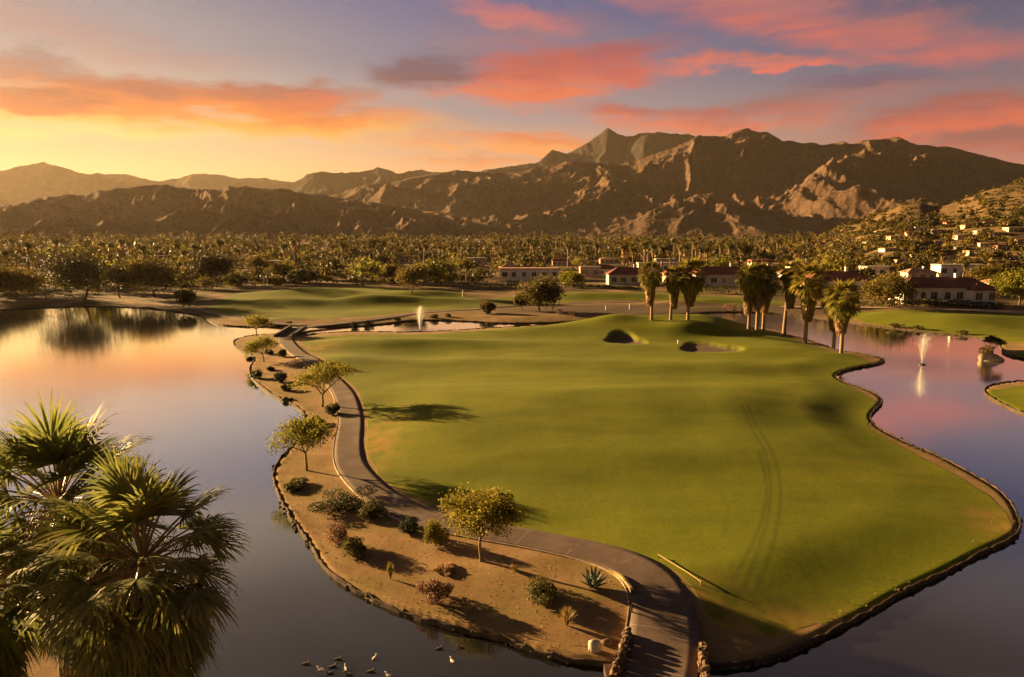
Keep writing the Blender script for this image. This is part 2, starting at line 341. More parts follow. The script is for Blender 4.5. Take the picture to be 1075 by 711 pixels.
def watermat():
    m, nt, b = mat('lake_water'); tc = N(nt, 'ShaderNodeTexCoord'); P = tc.outputs['Object']
    out = nt.nodes['Material Output']
    n1 = noise_tex(nt, P, 1.2, 3, .5, (1, 2.2, 1)); n2 = noise_tex(nt, P, .05, 3, .5)
    at_ = N(nt, 'ShaderNodeAttribute'); at_.attribute_name = 'ripple'
    amp = mth(nt, 'ADD', mth(nt, 'MULTIPLY', at_.outputs['Fac'], 1.0), mth(nt, 'MULTIPLY_ADD', n2.outputs['Fac'], .5, -.10, clamp=True))
    bp = N(nt, 'ShaderNodeBump'); bp.inputs['Distance'].default_value = .03
    nt.links.new(amp, bp.inputs['Strength']); nt.links.new(n1.outputs['Fac'], bp.inputs['Height'])
    g = N(nt, 'ShaderNodeBsdfGlossy'); g.inputs['Roughness'].default_value = .075; g.inputs['Color'].default_value = (.97,1,.96,1)
    nt.links.new(bp.outputs[0], g.inputs['Normal'])
    d = N(nt, 'ShaderNodeBsdfDiffuse'); d.inputs['Color'].default_value = (.012,.013,.012,1)
    lw = N(nt, 'ShaderNodeLayerWeight'); lw.inputs['Blend'].default_value = .5
    r = ramp(nt, [(0, (.03,)*3), (.43, (.13,)*3), (.55, (.24,)*3), (.66, (.60,)*3), (.77, (.95,)*3), (.86, (1,)*3)]); nt.links.new(lw.outputs['Facing'], r.inputs[0])
    mx = N(nt, 'ShaderNodeMixShader'); nt.links.new(r.outputs[0], mx.inputs[0]); nt.links.new(d.outputs[0], mx.inputs[1]); nt.links.new(g.outputs[0], mx.inputs[2])
    nt.links.new(mx.outputs[0], out.inputs['Surface'])
    return m
M['water'] = watermat()
def spraymat():
    m, nt, b = mat('water_spray')
    tr = N(nt, 'ShaderNodeBsdfTranslucent'); tr.inputs[0].default_value = (.95,.95,.95,1)
    di = N(nt, 'ShaderNodeBsdfDiffuse'); di.inputs[0].default_value = (.95,.95,.95,1)
    tp = N(nt, 'ShaderNodeBsdfTransparent')
    mx = N(nt, 'ShaderNodeMixShader'); nt.links.new(tr.outputs[0], mx.inputs[1]); nt.links.new(di.outputs[0], mx.inputs[2])
    m2 = N(nt, 'ShaderNodeMixShader'); m2.inputs[0].default_value = .2; nt.links.new(tp.outputs[0], m2.inputs[1]); nt.links.new(mx.outputs[0], m2.inputs[2])
    nt.links.new(m2.outputs[0], nt.nodes['Material Output'].inputs['Surface'])
    return m
M['spray'] = spraymat()
# ------------------------------------------------------------------ geometry builder (quads only)
class G:
    def __init__(s): s.v = []; s.q = []; s.m = []; s.n = 0
    def add(s, v, q, mi=0):
        v = np.asarray(v, float).reshape(-1, 3); q = np.asarray(q, int).reshape(-1, 4)
        s.v.append(v); s.q.append(q+s.n); s.m.append(np.full(len(q), mi, int)); s.n += len(v)
    def tube(s, pts, rad, n=6, mi=0, cap=True):
        pts = np.asarray(pts, float); rad = np.broadcast_to(np.asarray(rad, float), (len(pts),))
        T = np.gradient(pts, axis=0); T /= np.linalg.norm(T, axis=1)[:, None]+1e-9
        up = np.array([0, 0, 1.]) if abs(T[0][2]) < .9 else np.array([1., 0, 0])
        u = np.cross(T[0], up); u /= np.linalg.norm(u)
        V = []
        for i in range(len(pts)):
            u = u-T[i]*np.dot(u, T[i]); u /= np.linalg.norm(u)+1e-9
            w = np.cross(T[i], u); a = np.arange(n)*2*np.pi/n
            V.append(pts[i]+rad[i]*(np.cos(a)[:, None]*u+np.sin(a)[:, None]*w))
        V = np.concatenate(V); Q = []
        for i in range(len(pts)-1):
            for j in range(n):
                k = (j+1) % n; Q.append((i*n+j, i*n+k, (i+1)*n+k, (i+1)*n+j))
        s.add(V, Q, mi)
        if cap and n >= 4:
            b = (len(pts)-1)*n
            for j in range(0, n-2, 2):
                s.add(V[[b, b+j+1, b+j+2, b+(j+3) % n if j+3 < n else b]] if j+3 < n else np.array([V[b], V[b+j+1], V[b+j+2], (V[b]+V[b+j+2])/2]), [(0, 1, 2, 3)], mi)
    def box(s, c, d, rz=0, mi=0, rng=None, jit=0):
        x, y, z = [k/2 for k in d]
        v = np.array([(-x,-y,-z),(x,-y,-z),(x,y,-z),(-x,y,-z),(-x,-y,z),(x,-y,z),(x,y,z),(-x,y,z)])
        if jit: v = v*(1+rng.uniform(-jit, jit, v.shape))
        cc, sn = math.cos(rz), math.sin(rz)
        v = v@np.array([[cc, sn, 0], [-sn, cc, 0], [0, 0, 1]])+np.array(c)
        s.add(v, [(3,2,1,0),(4,5,6,7),(0,1,5,4),(1,2,6,5),(2,3,7,6),(3,0,4,7)], mi)
    def leaves(s, C, size, rng, asp=.6, mi=0, up=0.0):
        n = len(C); u = rng.normal(size=(n, 3)); u[:, 2] *= (1-up); u /= np.linalg.norm(u, axis=1)[:, None]
        w = rng.normal(size=(n, 3)); w -= u*(u*w).sum(1)[:, None]; w /= np.linalg.norm(w, axis=1)[:, None]
        sz = (size*rng.uniform(.6, 1.35, n))[:, None]
        a = u*sz; b = w*sz*asp
        V = np.stack([C-a, C-b*.9+a*.1, C+a, C+b*.9+a*.1], 1).reshape(-1, 3)
        s.add(V, np.arange(4*n).reshape(-1, 4), mi)
    def build(s, name, mats, parent=None, smooth=False):
        v = np.concatenate(s.v); q = np.concatenate(s.q); mi = np.concatenate(s.m)
        me = bpy.data.meshes.new(name); me.vertices.add(len(v)); me.vertices.foreach_set('co', v.ravel().astype(np.float32))
        me.loops.add(q.size); me.loops.foreach_set('vertex_index', q.ravel().astype(np.int32))
        me.polygons.add(len(q)); me.polygons.foreach_set('loop_start', (np.arange(len(q))*4).astype(np.int32))
        if not isinstance(mats, (list, tuple)): mats = [mats]
        for m in mats: me.materials.append(m)
        me.polygons.foreach_set('material_index', mi.astype(np.int32))
        me.polygons.foreach_set('use_smooth', np.full(len(q), bool(smooth)))
        me.update(calc_edges=True); me.validate()
        o = bpy.data.objects.new(name, me); col.objects.link(o)
        if parent: o.parent = parent
        return o
def tag(o, label=None, cat=None, group=None, kind=None):
    if label: o['label'] = label
    if cat: o['category'] = cat
    if group: o['group'] = group
    if kind: o['kind'] = kind
    return o
def empty(name, loc=(0, 0, 0), rz=0):
    o = bpy.data.objects.new(name, None); o.empty_display_size = .3; o.location = loc; o.rotation_euler = (0, 0, rz); col.objects.link(o); return o
def copy_tree(o):
    r = o.copy(); col.objects.link(r)
    for k in ('label', 'group'):
        if k in r: del r[k]
    for ch in list(o.children):
        c = ch.copy(); col.objects.link(c); c.parent = r
        for g in list(ch.children):
            d = g.copy(); col.objects.link(d); d.parent = c
    return r
def icos(g, c, r, rng, mi=0, jit=.25, n=6, m=5):     # lumpy boulder from a lat-long sphere
    lat = np.linspace(-np.pi/2, np.pi/2, m+1); V = []
    r = np.broadcast_to(r, (3,))
    ph = rng.uniform(0, 9, 3)
    for a in lat:
        for j in range(n):
            t = 2*np.pi*j/n; d = np.array([math.cos(a)*math.cos(t), math.cos(a)*math.sin(t), math.sin(a)])
            k = 1+jit*(math.sin(d[0]*3+ph[0])+math.sin(d[1]*3.3+ph[1])+math.sin(d[2]*3.7+ph[2]))*.45
            V.append(np.array(c)+d*k*r)
    Q = [(i*n+j, i*n+(j+1) % n, (i+1)*n+(j+1) % n, (i+1)*n+j) for i in range(m) for j in range(n)]
    g.add(V, Q, mi)
# ------------------------------------------------------------------ ground sheet
azs = np.concatenate([np.arange(-180, -44, 3.0), np.arange(-44, 44, .15), np.arange(44, 180, 3.0)])*np.pi/180
rs = [2.5]
while rs[-1] < 330: rs.append(rs[-1]*1.0095)
while rs[-1] < 7600: rs.append(rs[-1]*1.016)
rs = np.array(rs)
A, RR = np.meshgrid(azs, rs); X = RR*np.sin(A); Y = RR*np.cos(A)
Z, LAND = height(X, Y, True)
na, nr = len(azs), len(rs)
gm = np.zeros((nr*na, 4), np.float32); gm2 = np.zeros((nr*na, 4), np.float32)
xf, yf = X.ravel(), Y.ravel(); near = np.hypot(xf, yf) < 420
gsd = np.full(xf.shape, -50.0)
wx = .35*fbm(xf*.4, yf*.4, 3); wy = .35*fbm(xf*.4+40, yf*.4, 3)
for P in GR.values():
    gsd[near] = np.maximum(gsd[near], sdf(xf[near]+wx[near], yf[near]+wy[near], P))
gm[:, 0] = ss(-.5, .5, gsd)
for c, a, b, dp in bunk:
    ww = 1+.18*np.sin(3*np.arctan2(yf-c[1], xf-c[0])+c[0])
    q = np.sqrt(((xf-c[0])/a)**2+((yf-c[1])/b)**2)*ww
    gm[:, 1] = np.maximum(gm[:, 1], 1-ss(.78, .93, q))
rr = np.hypot(xf, yf)
gm[:, 2] = ss(140, 235, rr+25*fbm(xf*.02, yf*.02, 3))
gm[:, 3] = 1
# tyre tracks
for line in ([(778,432),(790,455),(804,478),(810,505),(808,535),(800,565),(786,600),(770,630)], [(784,432),(797,455),(812,478),(820,505),(819,535),(812,570),(800,600),(785,635)], [(797,478),(806,505),(802,540),(790,570),(770,605),(752,640)], [(690,470),(720,480),(750,500),(765,530),(760,560)]):
    L = smooth_line([at(p[0], p[1], .9) for p in line], 2)
    m = (xf > 5) & (xf < 45) & (yf > 20) & (yf < 90)
    d = segdist(xf[m], yf[m], L, False)
    k = 1.0 if line[0][0] > 770 else .35
    gm2[m, 0] = np.maximum(gm2[m, 0], k*.55*(1-ss(.05, .2, d)))
dk = at(800, 640, .5)
gm2[:, 0] = np.maximum(gm2[:, 0], .8*np.exp(-(((xf-dk[0])/4)**2+((yf-dk[1])/2.2)**2))*ss(-.1, .5, fbm(xf*.4, yf*.4, 3)+.3))
# dry turf near the shore tip and path side
for (px, py), a, b in (((1058,548), 2.2, 2.5), ((750,650), 2.2, 3.0), ((790,668), 6, 2.5), ((395,470), 2, 8), ((330,368), 3, 6), ((850,672), 6, 1.2)):
    c = at(px, py, .5)
    gm2[:, 1] = np.maximum(gm2[:, 1], np.exp(-(((xf-c[0])/a)**2+((yf-c[1])/b)**2))*ss(-.5, .3, fbm(xf*.5, yf*.5, 3)))
c = at(715, 326, .5); gm2[:, 2] = ss(.25, .6, np.exp(-(((xf-c[0])/52)**2+((yf-c[1])/15)**2)))*.85  # shade on the bank behind the crest, painted as a dark ellipse
fh = foothill(xf, yf)
gm2[:, 3] = .75*ss(10, 40, fh+6*fbm(xf*.01, yf*.01, 3))
g = G()
idx = np.arange(nr*na).reshape(nr, na)
i0 = idx[:-1, :]; i1 = idx[1:, :]
q = np.stack([i0, np.roll(i0, -1, 1), np.roll(i1, -1, 1), i1], -1).reshape(-1, 4)[:, ::-1]
g.add(np.stack([X, Y, Z], -1).reshape(-1, 3), q)
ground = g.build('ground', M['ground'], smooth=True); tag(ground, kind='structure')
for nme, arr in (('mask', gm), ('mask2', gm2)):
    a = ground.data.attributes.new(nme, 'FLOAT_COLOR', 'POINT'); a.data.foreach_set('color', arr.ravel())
# ------------------------------------------------------------------ water
g = G(); nx, ny = 220, 160
wxs = np.linspace(-400, 300, nx); wys = np.linspace(-30, 290, ny)
WX, WY = np.meshgrid(wxs, wys)
idx = np.arange(nx*ny).reshape(ny, nx)
g.add(np.stack([WX, WY, 0*WX], -1).reshape(-1, 3), np.stack([idx[:-1, :-1], idx[:-1, 1:], idx[1:, 1:], idx[1:, :-1]], -1).reshape(-1, 4))
water = g.build('water', M['water']); tag(water, kind='structure')
rip = np.zeros(nx*ny, np.float32)
F1 = at(441, 348); F2 = at(968, 383)
for c, s_ in ((F1, 5.0), (F2, 8.0)):
    rip = np.maximum(rip, .9*np.exp(-(((WX.ravel()-c[0]))**2+((WY.ravel()-c[1]))**2)/s_**2))
a = water.data.attributes.new('ripple', 'FLOAT', 'POINT'); a.data.foreach_set('value', rip.astype(np.float32))
# ------------------------------------------------------------------ ribbons: paths, road, kerbs
def resample(L, step):
    L = np.asarray(L, float); d = np.r_[0, np.cumsum(np.linalg.norm(np.diff(L[:, :2], axis=0), axis=1))]
    n = max(2, int(d[-1]/step)); t = np.linspace(0, d[-1], n)
    return np.stack([np.interp(t, d, L[:, k]) for k in range(L.shape[1])], 1), t
def ribbon(name, L, mt, lift=.07, cross=7, thick=.14, zmin=-9, step=.4):
    P, t = resample(L, step); T = np.gradient(P[:, :2], axis=0); T /= np.linalg.norm(T, axis=1)[:, None]
    Nn = np.stack([-T[:, 1], T[:, 0]], 1); w = P[:, 2]
    u = np.linspace(-.5, .5, cross)
    XY = P[:, None, :2]+Nn[:, None, :]*(u[None, :, None]*w[:, None, None])
    Zz = np.maximum(height(XY[..., 0], XY[..., 1]), zmin)
    Zz = np.maximum(Zz, Zz.mean(1, keepdims=True)*.5+Zz*.5)+lift
    k = np.ones(9)/9
    for j in range(cross):
        pad = np.r_[np.full(4, Zz[0, j]), Zz[:, j], np.full(4, Zz[-1, j])]; Zz[:, j] = np.convolve(pad, k, 'valid')
    top = np.concatenate([XY, Zz[..., None]], -1)
    e0 = top[:, :1].copy(); e1 = top[:, -1:].copy(); e0[..., 2] -= thick; e1[..., 2] -= thick
    V = np.concatenate([e0, top, e1], 1); n, m = V.shape[:2]
    ix = np.arange(n*m).reshape(n, m)
    gg = G(); gg.add(V.reshape(-1, 3), np.stack([ix[:-1, :-1], ix[:-1, 1:], ix[1:, 1:], ix[1:, :-1]], -1).reshape(-1, 4))
    o = gg.build(name, mt, smooth=True); tag(o, kind='structure')
    a = o.data.attributes.new('along', 'FLOAT', 'POINT'); a.data.foreach_set('value', np.repeat(t, m).astype(np.float32))
    return o, top
pth, PT = ribbon('cart_path', PATH, M['path'], .05, zmin=.5)
_, PT2 = ribbon('footpath', PATH2, M['path'], .07, zmin=.5)
ribbon('road', ROAD, M['edgeconc'], .12, zmin=.6)
# pale edge strip on the island side of the path
def edging(name, pts, w, mt, hgt, base, step=None, closed=False, jit=0, stones=False):
    pts = np.asarray(pts, float); gg = G(); rng = np.random.RandomState(3)
    T = np.gradient(pts[:, :2], axis=0)
    if closed: T[0] = pts[1, :2]-pts[-1, :2]; T[-1] = pts[0, :2]-pts[-2, :2]
    T /= np.linalg.norm(T, axis=1)[:, None]+1e-9; Nn = np.stack([-T[:, 1], T[:, 0]], 1)
    n = len(pts); zt = hgt+(jit*rng.uniform(-1, 1, n) if jit else 0); ww = w*(1+(jit*2*rng.uniform(-1, 1, n) if jit else 0))
    zt = np.broadcast_to(zt, (n,)); ww = np.broadcast_to(ww, (n,)); pz = pts[:, 2]
    sec = []
    for s_, z_ in ((-.5, None), (-.5, 1), (-.3, 1.15), (.3, 1.15), (.5, 1), (.5, None)):
        xy = pts[:, :2]+Nn*(s_*ww)[:, None]; z = pz+(base if z_ is None else zt*z_)
        sec.append(np.concatenate([xy, np.reshape(np.broadcast_to(z, (n,)), (n, 1))], 1))
    V = np.stack(sec, 1).reshape(-1, 3); m = 6
    Q = [(i*m+j, i*m+j+1, ((i+1) % n)*m+j+1, ((i+1) % n)*m+j) for i in range(n if closed else n-1) for j in range(m-1)]
    gg.add(V, Q); o = gg.build(name, mt); return o
e1 = PT[30:, 0].copy(); e2 = PT[30:, -1].copy()
for e in (e2,): tag(edging('path_edging', e[:430] if len(e) > 430 else e, .07, M['edgeconc'], .02, -.12), kind='structure')
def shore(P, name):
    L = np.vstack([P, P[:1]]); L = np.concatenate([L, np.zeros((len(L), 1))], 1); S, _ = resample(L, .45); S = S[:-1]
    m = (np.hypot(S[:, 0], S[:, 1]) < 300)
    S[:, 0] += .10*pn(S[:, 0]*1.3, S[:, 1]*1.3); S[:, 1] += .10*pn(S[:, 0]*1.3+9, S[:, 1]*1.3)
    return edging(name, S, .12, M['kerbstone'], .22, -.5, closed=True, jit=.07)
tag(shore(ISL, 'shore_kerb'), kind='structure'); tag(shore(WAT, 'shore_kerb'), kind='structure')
# ------------------------------------------------------------------ mountains
def mountain(name, pts, D, front, back, mt, seed, spur=26, amp=.10, na_=620, nr_=190, px0=None, px1=None, bend=0, plat=0, rel=.20):
    a_, e_ = prof(pts); lo, hi = a_[0], a_[-1]
    az = np.linspace(lo, hi, na_); t = np.concatenate([np.linspace(-1, 0, nr_), np.linspace(0, 1, nr_//3)[1:]])
    AZ, T_ = np.meshgrid(az, t)
    Dd = D*(1+bend*np.sin(AZ*5+seed)+.05*fbm(AZ*6+seed, AZ*0+seed, 3))
    e = np.interp(AZ, a_, e_); e = e+.0016*fbm(AZ*60, AZ*0+seed, 4)
    top = np.maximum(H+Dd*np.tan(e), 1)*ss(lo, lo+.03, AZ)*ss(hi, hi-.03, AZ)
    Rr = np.where(T_ < 0, Dd+T_*front, Dd+T_*back)
    x, y = Rr*np.sin(AZ), Rr*np.cos(AZ)
    lam = spur*D/3000.0*22
    wx_ = .22*fbm(x/lam*.8+seed*5, y/lam*.8, 3); wy_ = .22*fbm(x/lam*.8+seed*5+40, y/lam*.8+9, 3)
    rg = ridged(x/lam+wx_+seed*7, y/lam*.62+wy_+seed*3, 8, 2.05, .56)
    rg = np.clip(rg*1.15, 0, 1.2)
    base = np.where(T_ < 0, np.clip(1+T_, 0, 1)**1.05, np.clip(1-T_, 0, 1)**1.2)
    wgt = np.clip(-T_*3.2+.10, 0, 1)**.8
    h = top*base*(1-(.32+rel*.75)*wgt*(1-rg))
    h = h+top*rel*wgt*np.clip((1+T_)*2.5, 0, 1)*(rg-.45)
    h = h+top*.02*fbm(x/lam*9, y/lam*9, 4)*wgt
    h = np.minimum(h, H+(top-H)*(Rr/Dd)*(1-.02*wgt))
    gg = G(); n0, n1 = AZ.shape; ix = np.arange(n0*n1).reshape(n0, n1)
    gg.add(np.stack([x, y, h-2], -1).reshape(-1, 3), np.stack([ix[:-1, :-1], ix[:-1, 1:], ix[1:, 1:], ix[1:, :-1]], -1).reshape(-1, 4))
    o = gg.build(name, mt, smooth=True); tag(o, kind='structure'); return o
mountain('hills', [(-420,215),(-200,208),(-60,216),(0,213),(50,203),(90,202),(126,195),(176,192),(226,196),(261,192.5),(302,197),(322,200),(360,206),(410,214),(460,222),(510,236),(560,246)], 2150, 900, 900, M['mount'], 3, 17, .10, rel=.35)
mountain('mountain', [(290,222),(330,206),(370,196),(410,188),(440,180),(477,174),(502,177),(535,179),(575,172),(595,167),(625,170),(650,172),(686,161),(705,153),(726,142),(746,138.5),(770,135),(786,133.6),(806,138),(821,146),(857,147),(897,148),(920,145),(942,142),(962,148),(992,147),(1017,153),(1047,161),(1075,168),(1150,180),(1300,190),(1500,215)], 3000, 1150, 1500, M['mount'], 5, 27, .13, 1000, 300)
mountain('distant_mountain', [(250,215),(302,194),(322,181),(337,176),(350,178),(362,179),(380,178),(397,173),(417,180),(437,176),(470,178),(500,180),(535,173),(565,166),(580,152),(595,157),(615,146),(638,128),(658,141),(681,138),(726,139),(790,142),(850,160),(900,180)], 4300, 1300, 1200, M['mount_far'], 9, 30, .08, 520, 100)
mountain('far_range', [(-420,190),(-150,172),(-60,178),(0,176),(45,169),(85,181),(131,181),(166,188),(195,184),(216,181),(251,186),(302,187),(360,190),(450,200)], 6400, 1500, 900, M['mount'], 13, 34, .07, 420, 80)
# ------------------------------------------------------------------ trees
def grow(rng, levels=4, nmain=4, spread=.75, fork=.28, up=.35):
    segs = []; terms = []
    def rec(p, d, L, r, lv):
        n = 4; pts = [p]; dd = d.copy()
        for i in range(n):
            dd = dd+rng.normal(0, .13, 3); dd[2] += .02; dd /= np.linalg.norm(dd); pts.append(pts[-1]+dd*L/n)
        segs.append((np.array(pts), np.linspace(r, r*.62, n+1), lv))
        if lv >= levels: terms.append(pts[-1]); terms.append(pts[-2]); return
        if lv >= 2: terms.append(pts[-1])
        k = nmain if lv == 0 else rng.choice([2, 3, 3])
        ph = rng.uniform(0, 6.28)
        for j in range(k):
            a = ph+j*2*np.pi/k+rng.normal(0, .35)
            side = np.array([math.cos(a), math.sin(a), 0.])
            nd = dd*(1-spread*.5)+side*spread*rng.uniform(.7, 1.2)+np.array([0, 0, up*rng.uniform(.2, 1)])
            nd /= np.linalg.norm(nd); rec(pts[-1], nd, L*rng.uniform(.68, .92), r*.6, lv+1)
    rec(np.zeros(3), np.array([rng.normal(0, .08), rng.normal(0, .08), 1.]), fork, .045, 0)
    return segs, np.array(terms)
def tree_obj(name, seed, h, w, nleaf, leaf, mleaf, mbark, levels=4, nmain=4, trunk=.3, flat=.35, clump=.10, trad=1.0, sides=6, onemesh=False, parent_loc=(0,0,0), drape=0, fill=.35):
    rng = np.random.RandomState(seed); segs, terms = grow(rng, levels, nmain, .8, trunk)
    allp = np.concatenate([s[0] for s in segs]); mx = terms.max(0); mn = terms.min(0)
    cl = clump*max(w, h)
    sx = (w-1.6*cl)/(mx[0]-mn[0]); sy = (w-1.6*cl)/(mx[1]-mn[1]); sz = (h-.7*cl)/mx[2]; S = np.array([sx, sy, sz]); off = np.array([(mx[0]+mn[0])/2, (mx[1]+mn[1])/2, 0])
    def tf(p):
        q = p*S; k = np.clip(p[..., 2:3]/trunk, 0, 1); q = q-off*S*k*.8; return q
    gt = G()
    for pts, rad, lv in segs:
        if onemesh and lv > 1: continue
        gt.tube(tf(pts), rad*h*.62*trad, sides if lv < 3 else 4, 1 if onemesh else 0, cap=False)
    T_ = tf(terms)
    # weights make uneven clumps
    wgt = rng.uniform(.15, 1, len(T_))**1.5; wgt /= wgt.sum()
    ci = rng.choice(len(T_), nleaf, p=wgt); off_ = rng.normal(size=(nleaf, 3))*cl*np.array([.62, .62, flat])
    rad_ = rng.uniform(.55, 1.25, len(T_))[ci][:, None]
    j2 = rng.choice(len(T_), nleaf); fi = np.where(rng.rand(nleaf) < fill, rng.uniform(.1, .6, nleaf), 0)[:, None]
    C = (T_[ci]*(1-fi)+T_[j2]*fi*np.array([1, 1, .92]))+off_*rad_; C[:, 2] -= drape*np.abs(rng.normal(size=nleaf))*cl
    C[:, 2] = np.clip(C[:, 2], h*.12, h*1.02)
    if onemesh:
        gt.leaves(C, leaf, rng, .6, 0); return gt.build(name, [mleaf, mbark])
    root = empty(name, parent_loc); gt.build('trunk', mbark, root, smooth=True)
    gl = G(); gl.leaves(C, leaf, rng, .55); gl.build('crown', mleaf, root); return root
def fan(gg, rng, base, d, L, R_, nb, droop, width=.05, seg=3, mi=0, spreadang=2.6, tipdroop=.3, pet=None, petmi=1, pr=.018):
    """fan-palm frond: petiole from base along d (sagging), then a fan of blades"""
    d = d/np.linalg.norm(d); n = 4; P = [base]; dd = d.copy()
    for i in range(n):
        dd = dd+np.array([0, 0, -droop/n]); dd /= np.linalg.norm(dd); P.append(P[-1]+dd*L/n)
    P = np.array(P)
    if pet: gg.tube(P, np.linspace(pr*1.4, pr*.8, n+1), 4, petmi, cap=False)
    c = P[-1]; side = np.cross(dd, [0, 0, 1.]); 
    if np.linalg.norm(side) < .1: side = np.array([1., 0, 0])
    side /= np.linalg.norm(side); roll = rng.normal(0, .35); nrm = np.cross(side, dd)
    side = side*math.cos(roll)+nrm*math.sin(roll)
    for j in range(nb):
        a = (j/(nb-1)-.5)*spreadang
        bd = dd*math.cos(a)+side*math.sin(a)+rng.normal(0, .04, 3); bd /= np.linalg.norm(bd)
        LL = R_*(1-.35*abs(a)/(spreadang/2)*.9)*rng.uniform(.85, 1.1)
        wv = np.cross(bd, nrm); wv /= np.linalg.norm(wv)+1e-9
        pts = [c]; q = bd.copy()
        for i in range(seg):
            f = (i+1)/seg; q = q+np.array([0, 0, -tipdroop*f*f*rng.uniform(.5, 1.3)]); q /= np.linalg.norm(q); pts.append(pts[-1]+q*LL/seg)
        pts = np.array(pts); prof_ = np.interp(np.linspace(0, 1, seg+1), [0, .45, .75, 1], [.35, 1, .6, .06])*width
        V = np.stack([pts-wv*prof_[:, None], pts+wv*prof_[:, None]], 1).reshape(-1, 3)
        gg.add(V, [(2*i, 2*i+1, 2*i+3, 2*i+2) for i in range(seg)], mi)
def palm_obj(name, seed, h, cr, lod=1, skirt_len=.4, mleaf=None, loc=(0,0,0), lean=.03, onemesh=False):
    rng = np.random.RandomState(seed); mleaf = mleaf or M['palm']
    z = np.linspace(0, h-cr*.55, 7); lx = lean*rng.normal(); ly = lean*rng.normal()
    P = np.stack([lx*h*(z/h)**2, ly*h*(z/h)**2, z], 1); tr = max(.16, h*.022)
    gt = G(); gt.tube(P, np.linspace(tr*1.35, tr*.85, 7)*(1+.06*rng.normal(size=7)), 8 if not onemesh else 5, 2 if onemesh else 0)
    top = P[-1]; gl = gt if onemesh else G(); nf = {0: 22, 1: 34, 2: 64}[lod]; nb = {0: 5, 1: 11, 2: 15}[lod]
    for i in range(nf):
        f = (i+.5)/nf; el = math.radians(82-165*f**.85); a = i*2.4+rng.normal(0, .2)
        d = np.array([math.cos(el)*math.cos(a), math.cos(el)*math.sin(a), math.sin(el)])
        fan(gl, rng, top, d, cr*.45*rng.uniform(.8, 1.15), cr*.55, nb, .5, {0: .2, 1: .085, 2: .085}[lod]*cr/2, 2, 0, 2.5, .5, pet=(lod > 0), petmi=0, pr=.02)
    gs = gt if onemesh else G(); sl = h*skirt_len; ns = {0: 26, 1: 120, 2: 260}[lod]
    for i in range(ns):
        f = rng.uniform(0, 1); zz = top[2]-.1-f*sl; a = rng.uniform(0, 6.28); rr_ = cr*.42*(1-f)**.8*rng.uniform(.6, 1.15)+tr*1.2
        b = np.array([top[0]+math.cos(a)*tr, top[1]+math.sin(a)*tr, zz+.25])
        d = np.array([math.cos(a)*rr_, math.sin(a)*rr_, -cr*.45]); fan(gs, rng, b, d, np.linalg.norm(d)*.6, cr*.34, 5 if lod else 3, .8, .08*cr/2*(2 if lod == 0 else 1), 2, (0 if (f < .45 and onemesh) else 1) if onemesh else (1 if f < .45*rng.rand()+.2 else 0), 1.5, .6)
    if onemesh: return gt.build(name, [mleaf, M['skirt'], M['palmbark']])
    root = empty(name, loc); gt.build('trunk', M['palmbark'], root, smooth=True); gl.build('crown', mleaf, root); gs.build('skirt', [M['skirt'], mleaf], root); return root
def bush_obj(name, seed, w, h, n, leaf, ml, loc=(0,0,0), lumps=7, spiky=0, asp=.5):
    rng = np.random.RandomState(seed); gg = G(); root = None
    cs = [(0, 0, h*.45, 1.0)]+[(rng.normal(0, .22)*w, rng.normal(0, .22)*w, h*rng.uniform(.25, .7), rng.uniform(.4, .75)) for _ in range(lumps)]
    for x, y, z, s_ in cs:
        m = int(n*s_/sum(c[3] for c in cs)); d = rng.normal(size=(m, 3)); d /= np.linalg.norm(d, axis=1)[:, None]
        rad = rng.uniform(.35, 1.05, m)[:, None]**.5*(1+.25*np.sin(d[:, :1]*5+seed)*np.cos(d[:, 1:2]*6))
        C = np.array([x, y, z])+d*rad*np.array([w*.36, w*.36, h*.45])*s_
        C = C[(C[:, 2] > .02) & (C[:, 2] < h*1.1)]
        if len(C): gg.leaves(C, leaf, rng, asp)
    for i in range(14):
        a = rng.uniform(0, 6.28); r_ = rng.uniform(.15, .42)*w
        gg.tube([(0, 0, 0), (math.cos(a)*r_*.5, math.sin(a)*r_*.5, h*.4), (math.cos(a)*r_, math.sin(a)*r_, h*rng.uniform(.6, .95))], [.03*h+.005, .02*h, .006], 4, 1, cap=False)
    o = gg.build(name, [ml, M['bark']]); o.location = loc; return o
def grass_tuft(name, seed, w, h, n, ml, loc):
    rng = np.random.RandomState(seed); gg = G()
    for i in range(n):
        a = rng.uniform(0, 6.28); o = rng.uniform(0, .35)*w/2; el = rng.uniform(.2, 1); r_ = w/2*el
        p = np.array([(math.cos(a)*o*f0+math.cos(a)*r_*f0, math.sin(a)*r_*f0, h*math.sin(f0*1.5)*(1.25-el*.6)) for f0 in (0, .4, .75, 1)])
        wv = np.array([-math.sin(a), math.cos(a), 0])*.012; pr_ = np.array([1, .8, .5, .1])[:, None]
        V = np.stack([p-wv*pr_, p+wv*pr_], 1).reshape(-1, 3); gg.add(V, [(2*i_, 2*i_+1, 2*i_+3, 2*i_+2) for i_ in range(3)])
    o = gg.build(name, ml); o.location = loc; return o
